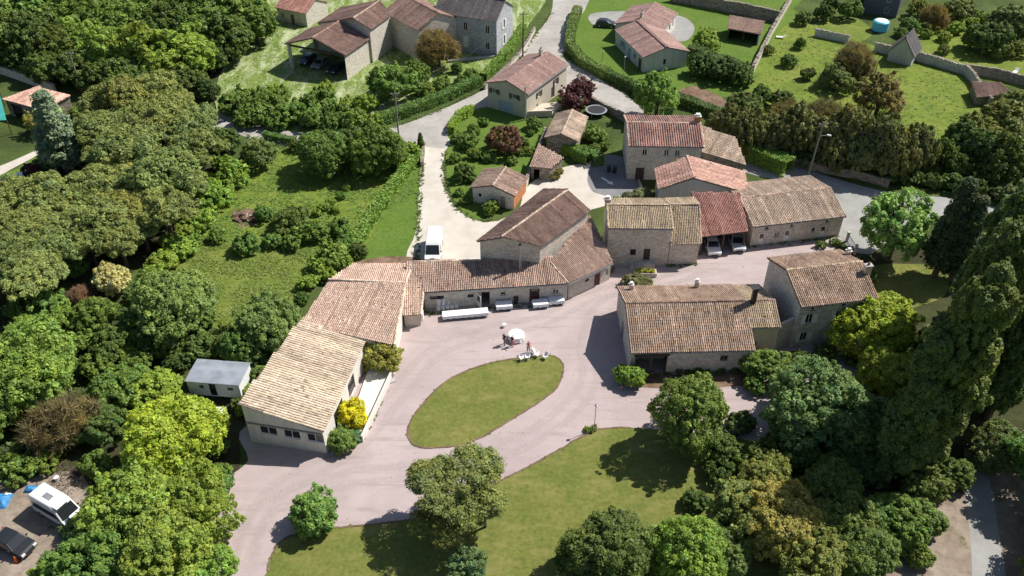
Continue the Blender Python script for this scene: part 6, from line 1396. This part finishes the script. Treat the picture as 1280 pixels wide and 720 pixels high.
# stool
c = G(630.5, 408, .1); so = thing('white_stool', 'small white stool left of the round table', 'stool', (c[0], c[1], .026))
MB().tube([(c[0], c[1], .43), (c[0], c[1], .48)], .24, 14).build('seat', M['white_plastic'], so)
for k in range(4): a = k * PI / 2 + .6; MB().bar((c[0] + .2 * math.cos(a), c[1] + .2 * math.sin(a), .03), (c[0] + .15 * math.cos(a), c[1] + .15 * math.sin(a), .44), .04).build('leg', M['white_plastic'], so)
def garden_chair(label, x, y, rz, group, cover=False):
    t = thing('white_chair', label, 'chair', (x, y, .03 if not cover else .03), group, rz=rz); ORG[t] = np.zeros(3)
    if cover:   # tall back under a fitted white cover
        MB().box((0, 0, .24), (.46, .46, .46)).build('seat_cover', M['white_cloth'], t)
        V = [(-.23, .18, .47), (.23, .18, .47), (.23, .24, .47), (-.23, .24, .47), (-.22, .30, 1.35), (.22, .30, 1.35), (.22, .36, 1.32), (-.22, .36, 1.32)]
        MB().add(V, [(3, 2, 1, 0), (4, 5, 6, 7), (0, 1, 5, 4), (1, 2, 6, 5), (2, 3, 7, 6), (3, 0, 4, 7)]).build('back_cover', M['white_cloth'], t)
        for sx_ in (-1, 1):
            for sy_ in (-1, 1): MB().bar((sx_ * .19, sy_ * .19, 0), (sx_ * .19, sy_ * .19, .05), .05).build('leg', M['metal_grey'], t)
    else:
        MB().box((0, 0, .44), (.48, .46, .05)).build('seat', M['white_plastic'], t)
        m = MB()
        V = [(-.24, .22, .46), (-.1, .26, .46), (.1, .26, .46), (.24, .22, .46), (-.22, .30, .86), (-.1, .34, .90), (.1, .34, .90), (.22, .30, .86)]
        MB().add(V + [(x_, y_ + .03, z_) for x_, y_, z_ in V], [(0, 1, 5, 4), (1, 2, 6, 5), (2, 3, 7, 6), (8, 12, 13, 9), (9, 13, 14, 10), (10, 14, 15, 11), (4, 5, 13, 12), (5, 6, 14, 13), (6, 7, 15, 14), (0, 4, 12, 8), (3, 11, 15, 7), (0, 8, 9, 1), (1, 9, 10, 2), (2, 10, 11, 3)]).build('backrest', M['white_plastic'], t)
        for sx_ in (-1, 1):
            for sy_ in (-1, 1): MB().bar((sx_ * .24, sy_ * .23, 0), (sx_ * .20, sy_ * .19, .43), .045).build('leg', M['white_plastic'], t)
            MB().bar((sx_ * .25, -.2, .64), (sx_ * .24, .24, .66), .05, .03).build('armrest', M['white_plastic'], t)
            MB().bar((sx_ * .25, -.2, .43), (sx_ * .25, -.2, .64), .04).build('arm_support', M['white_plastic'], t)
g = 'white chairs on the end of the island lawn'
for x, y, rz, lb_ in ((652, 451, .4, 'white garden chair furthest left on the island lawn'), (659.5, 449.5, -.3, 'white garden chair second from left on the island lawn'), (667, 441.5, 2.2, 'white garden chair on the gravel just behind the lawn chairs'), (671.5, 446.5, .9, 'white garden chair in the middle of the lawn edge'), (681.5, 449, -.7, 'white garden chair furthest right on the island lawn')):
    p = G(x, y); garden_chair(lb_, p[0], p[1], rz, g)
words = ['leftmost', 'second', 'third', 'fourth', 'rightmost']
for k in range(5):
    p = G(548.5 + k * 5.6, 387 - k * .8); garden_chair('%s of five white covered chairs lined up by the wing' % words[k], p[0], p[1], -.15, 'white covered chairs by the wing', True)

# ------------------------------------------------------------------ people
def skin_obj(name, parent, verts, edges, radii, mat, sub=1):
    me = bpy.data.meshes.new(name); me.from_pydata(verts, edges, []); me.materials.append(M[mat])
    o = link(name, me, parent); md = o.modifiers.new('Skin', 'SKIN'); md.use_smooth_shade = True
    for i, sv in enumerate(me.skin_vertices[0].data):
        sv.radius = (radii[i][0], radii[i][1]); sv.use_root = (i == 0)
    s = o.modifiers.new('Sub', 'SUBSURF'); s.levels = sub; s.render_levels = sub
    return o
def person(label, px, py, rz, top, legs, hair, h=1.70, armL=(.30, .02, .95), armR=(-.30, .02, .95), skirt=False, step=.12):
    p = G(px, py); t = thing('person', label, 'person', (p[0], p[1], .03), rz=rz); ORG[t] = np.zeros(3); s = h / 1.72; t.scale = (s, s, s)
    eL = ((.19 + armL[0]) / 2 + .04, armL[1] / 2 + .03, (1.40 + armL[2]) / 2 - .02); eR = ((-.19 + armR[0]) / 2 - .04, armR[1] / 2 + .03, (1.40 + armR[2]) / 2 - .02)
    V = [(0, 0, .95), (0, .01, 1.12), (0, .0, 1.30), (0, .01, 1.43), (0, 0, 1.52), (0, -.01, 1.60), (0, -.01, 1.69),
         (.19, 0, 1.40), eL, armL, (-.19, 0, 1.40), eR, armR,
         (.10, 0, .90), (.11, -step * .5 - .02, .50), (.11, -step * .3, .08), (.12, -step * .3 - .13, .03), (-.10, 0, .90), (-.11, step * .5 - .02, .50), (-.11, step * .6, .08), (-.12, step * .6 - .13, .03)]
    E_ = [(0, 1), (1, 2), (2, 3), (3, 4), (4, 5), (5, 6), (3, 7), (7, 8), (8, 9), (3, 10), (10, 11), (11, 12), (0, 13), (13, 14), (14, 15), (15, 16), (0, 17), (17, 18), (18, 19), (19, 20)]
    r_ = [(.15, .10), (.14, .10), (.16, .11), (.10, .08), (.055, .055), (.085, .095), (.07, .08), (.065, .06), (.045, .045), (.032, .032), (.065, .06), (.045, .045), (.032, .032), (.085, .09), (.06, .06), (.042, .045), (.04, .03), (.085, .09), (.06, .06), (.042, .045), (.04, .03)]
    skin_obj('body', t, V, E_, r_, 'skin')
    # fingers and thumb on each hand
    for side, hand in ((1, armL), (-1, armR)):
        hx, hy, hz_ = hand; vs = [(hx, hy, hz_), (hx, hy - .01, hz_ - .07)]; es = [(0, 1)]; rr = [(.03, .022), (.035, .018)]
        for k in range(4):
            b = len(vs); vs += [(hx + (k - 1.5) * .017, hy - .012, hz_ - .10), (hx + (k - 1.5) * .019, hy - .03, hz_ - .15 - .01 * (k in (1, 2)))]; es += [(1, b), (b, b + 1)]; rr += [(.009, .009), (.007, .007)]
        b = len(vs); vs += [(hx - side * .04, hy - .02, hz_ - .05), (hx - side * .055, hy - .035, hz_ - .09)]; es += [(0, b), (b, b + 1)]; rr += [(.011, .011), (.008, .008)]
        skin_obj('hand', t, vs, es, rr, 'skin', 0)
    skin_obj('top', t, [V[1], V[2], V[3], V[7], ((V[7][0] + eL[0]) / 2, (V[7][1] + eL[1]) / 2, (V[7][2] + eL[2]) / 2), V[10], ((V[10][0] + eR[0]) / 2, (V[10][1] + eR[1]) / 2, (V[10][2] + eR[2]) / 2), (0, 0, .98)], [(0, 1), (1, 2), (2, 3), (3, 4), (2, 5), (5, 6), (0, 7)], [(.16, .12), (.18, .13), (.10, .09), (.08, .075), (.065, .065), (.08, .075), (.065, .065), (.17, .125)], top)
    skin_obj('trousers', t, [(0, 0, .97), V[13], V[14], (V[15][0], V[15][1], .14), V[17], V[18], (V[19][0], V[19][1], .14)], [(0, 1), (1, 2), (2, 3), (0, 4), (4, 5), (5, 6)], [(.165, .12), (.10, .105), (.075, .078), (.06, .062), (.10, .105), (.075, .078), (.06, .062)], legs)
    skin_obj('hair', t, [(0, .03, 1.72), (0, .06, 1.64), (0, .06, 1.54)], [(0, 1), (1, 2)], [(.085, .085), (.095, .07), (.06, .045)], hair)
    for s_ in (-1, 1):
        MB().box((s_ * .033, -.098, 1.625), (.022, .012, .012)).build('eye', M['hair_dark'], t)
    MB().add([(-.014, -.095, 1.585), (.014, -.095, 1.585), (0, -.125, 1.588), (0, -.098, 1.63)], [(0, 1, 2), (0, 2, 3), (1, 3, 2), (0, 3, 1)]).build('nose', M['skin'], t)
    MB().box((0, -.088, 1.56), (.045, .012, .01)).build('mouth', M['shirt_pink'], t)
    for sx_, i in ((1, 16), (-1, 20)): MB().box((V[i][0], V[i][1] + .06, .035), (.095, .26, .07)).build('shoe', M['plastic_black'], t)
person('person in dark clothes walking left of the round table', 630.5, 431, 2.6, 'shirt_dark', 'trousers_grey', 'hair_dark', 1.75, armL=(.24, -.06, .92), armR=(-.24, .06, .92), step=.3)
person('person in a dark top with one arm raised before the round table', 640.3, 432.8, -.5, 'shirt_dark', 'shirt_pink', 'hair_dark', 1.62, armL=(.45, -.2, 1.30), armR=(-.36, -.25, 1.15), step=.2)
person('person in a red top carrying things beside the white chairs', 660.3, 440.5, .6, 'shirt_red', 'trousers_grey', 'hair_dark', 1.68, armL=(.18, -.30, 1.12), armR=(-.18, -.30, 1.12), step=.1)

# ------------------------------------------------------------------ odds and ends
c = G(745, 143); tp_ = thing('trampoline', 'round grey trampoline on the lawn behind the stone house', 'trampoline', c)
MB().tube([(c[0], c[1], .83), (c[0], c[1], .87)], 1.55, 28).build('jumping_mat', M['plastic_black'], tp_)
V = []; n = 28
for i in range(n):
    a = 2 * PI * i / n
    for rr, z in ((1.5, .9), (1.85, .9)): V.append((c[0] + rr * math.cos(a), c[1] + rr * math.sin(a), z))
MB().add(V, [(2 * i, 2 * i + 1, (2 * i + 3) % (2 * n), (2 * i + 2) % (2 * n)) for i in range(n)]).build('pad_ring', M['metal_grey'], tp_)
for k in range(6): a = k * PI / 3; MB().bar((c[0] + 1.7 * math.cos(a), c[1] + 1.7 * math.sin(a), 0), (c[0] + 1.7 * math.cos(a), c[1] + 1.7 * math.sin(a), .85), .07).build('leg', M['metal_grey'], tp_)
c = G(1099, 38); tk = thing('water_tank', 'light blue and white water tank below the slate house', 'tank', c)
MB().tube([(c[0], c[1], .1), (c[0], c[1], .25), (c[0], c[1], 1.9), (c[0], c[1], 2.1)], [1.5, 1.6, 1.6, 1.3], 18).build('tank_body', M['tank_blue'], tk); MB().tube([(c[0], c[1], 2.1), (c[0], c[1], 2.3)], [1.25, .5], 16).build('lid', M['white_plastic'], tk)
def lounger(label, px, py, rz):
    p = G(px, py); t = thing('sun_lounger', label, 'sun lounger', (p[0], p[1], .02), rz=rz); ORG[t] = np.zeros(3)
    MB().box((0, 0, .32), (1.3, .65, .06)).build('bed', M['white_plastic'], t); MB().bar((.62, 0, .33), (1.15, 0, .75), .65, .06).build('backrest', M['white_plastic'], t)
    for sx_ in (-.55, .55):
        for sy_ in (-.27, .27): MB().box((sx_, sy_, .15), (.06, .06, .3)).build('leg', M['white_plastic'], t)
lounger('white sun lounger on the bungalow lawn under the small tree', 879, 58, .3); lounger('white sun lounger by the orchard wall', 974, 48, -.2); lounger('white lounger on the grass near the right edge wall', 1268, 92, .8)
c = G(308, 272); sh_ = thing('soil_heap', 'brown heap of earth and rubble in the sloping meadow', 'soil heap', c)
bm = bmesh.new(); bmesh.ops.create_icosphere(bm, subdivisions=4, radius=1)
for v_ in bm.verts:
    k = 1 + .35 * noise.noise(v_.co * 2.2) + .15 * noise.noise(v_.co * 6); v_.co = Vector((v_.co.x * 2.0 * k, v_.co.y * 1.3 * k, max(-.05, v_.co.z * .75 * k)))
me = bpy.data.meshes.new('heap'); bm.to_mesh(me); bm.free(); me.materials.append(M['g_soil']); link('heap', me, sh_)
m = MB(); r = np.random.default_rng(5)
for _ in range(26): a = r.uniform(0, 2 * PI); d = r.uniform(.3, 2.0); s = r.uniform(.12, .35); m.box((c[0] + d * math.cos(a), c[1] + d * .7 * math.sin(a), .75 * max(0, 1 - d / 2.2) + .05), (s, s * .8, s * .6), r.uniform(0, 3))
setp(m.build('rubble_stones', M['limestone'], sh_), kind='stuff')
def bin_(label, px, py, mat='plastic_black'):
    p = G(px, py); t = thing('wheelie_bin', label, 'bin', p)
    MB().add([(p[0] + x, p[1] + y, z) for x, y, z in ((-.24, -.26, .06), (.24, -.26, .06), (.24, .26, .06), (-.24, .26, .06), (-.29, -.34, 1.0), (.29, -.34, 1.0), (.29, .34, 1.0), (-.29, .34, 1.0))], [(3, 2, 1, 0), (4, 5, 6, 7), (0, 1, 5, 4), (1, 2, 6, 5), (2, 3, 7, 6), (3, 0, 4, 7)]).build('body', M[mat], t)
    MB().box((p[0], p[1], 1.04), (.64, .74, .07)).build('lid', M[mat], t)
    for s_ in (-1, 1): MB().tube([(p[0] + s_ * .22, p[1] + .3, .1), (p[0] + s_ * .29, p[1] + .3, .1)], .1, 10).build('wheel', M['tyre'], t)
bin_('left black wheelie bin beside the back stone house', 761, 215); bin_('right black wheelie bin beside the back stone house', 768, 216); bin_('dark barrel like bin by the doorway of the wing', 645, 379)
def tarp(label, px, py, sx_, sy_, h, mat, seed, name='tarpaulin'):
    p = G(px, py); t = thing(name, label, 'tarpaulin', p); n = 12; V = []; F = []
    for i in range(n):
        for j in range(n):
            x = (i / (n - 1) - .5) * sx_; y = (j / (n - 1) - .5) * sy_; e = 1 - max(abs(i / (n - 1) - .5), abs(j / (n - 1) - .5)) * 2
            V.append((p[0] + x + .1 * noise.noise((x * 3, y * 3, seed)), p[1] + y, .04 + h * (e ** .5) * (.8 + .5 * noise.noise((x * 1.7, y * 1.7, seed + 4)))))
    for i in range(n - 1):
        for j in range(n - 1): F.append((i * n + j, (i + 1) * n + j, (i + 1) * n + j + 1, i * n + j + 1))
    MB().add(V, F).build('sheet', M[mat], t)
tarp('blue tarpaulin heap at the left edge of the dirt yard', 2, 627, 1.6, 1.8, .6, 'tarp_blue', 1); tarp('light blue tarpaulin near the camper van', 39, 612, 1.2, .9, .5, 'tarp_blue', 2)
tarp('pale crumpled sheet beside the mobile home', 273, 516, 1.4, 1.6, .5, 'white_plastic', 3); tarp('white sheet on the ground above the camper van', 10, 620, .7, .6, .4, 'white_plastic', 4)
c = G(72, 600); bk_ = thing('white_bucket', 'white bucket on the brush pile above the camper van', 'bucket', c)
MB().tube([c + (0, 0, .02), c + (0, 0, .45)], [.2, .26], 12).build('bucket_body', M['white_plastic'], bk_); MB().tube([c + (-.26, 0, .45), c + (0, 0, .62), c + (.26, 0, .45)], .012, 5).build('handle', M['metal_grey'], bk_)
br = thing('brush_pile', 'tangled pile of brown branches behind the camper van', 'brush pile', G(88, 598)); c = G(90, 598); m = MB(); r = np.random.default_rng(9)
for _ in range(160):
    a = r.uniform(0, 2 * PI); p0 = c + np.array([r.normal(0, 1.5), r.normal(0, 1.0), r.uniform(.05, .6)]); d = np.array([math.cos(a), math.sin(a), r.normal(0, .35)]) * r.uniform(.4, 1.1); m.tube([p0, p0 + d], [.03, .012], 4, cap=False)
setp(m.build('branches', M['bark'], br), kind='stuff')
gt = thing('iron_gate', 'open iron gate at the corner of the long cottage and the lane', 'gate', G(1058, 304)); a_, b_ = G(1058, 302), G(1068, 318)
for p in (a_, b_): MB().box((p[0], p[1], .8), (.3, .3, 1.6)).build('gate_post', M['limestone'], gt)
for k in range(9): p = a_ + (b_ - a_) * (k + 1) / 10; MB().tube([(p[0], p[1], .1), (p[0], p[1], 1.3)], .02, 5).build('bar', M['metal_dark'], gt)
for z in (.15, 1.2): MB().bar((a_[0], a_[1], z), (b_[0], b_[1], z), .05).build('rail', M['metal_dark'], gt)
# flowers in the trough
r = np.random.default_rng(3); n = 260; C_ = np.column_stack([pt[0] + r.uniform(-1.25, 1.25, n), pt[1] + r.uniform(-.3, .3, n), r.uniform(.55, .95, n)])
tint = np.where(r.random((n, 1)) < .35, np.array([[.75, .6, .03]]), np.array([[.16, .24, .04]])) * (1 + r.normal(0, .15, (n, 1)))
V, Fq, T = leaves(C_ - ORG[tr], r.normal(0, 1, (n, 3)) + (0, 0, .8), .2 * r.uniform(.6, 1.4, n), r, np.clip(tint, .01, .9)); f = link('flowers', np_mesh('flowers', V, Fq, M['leaf'], T), tr); f.color = (1, 1, 1, 1)
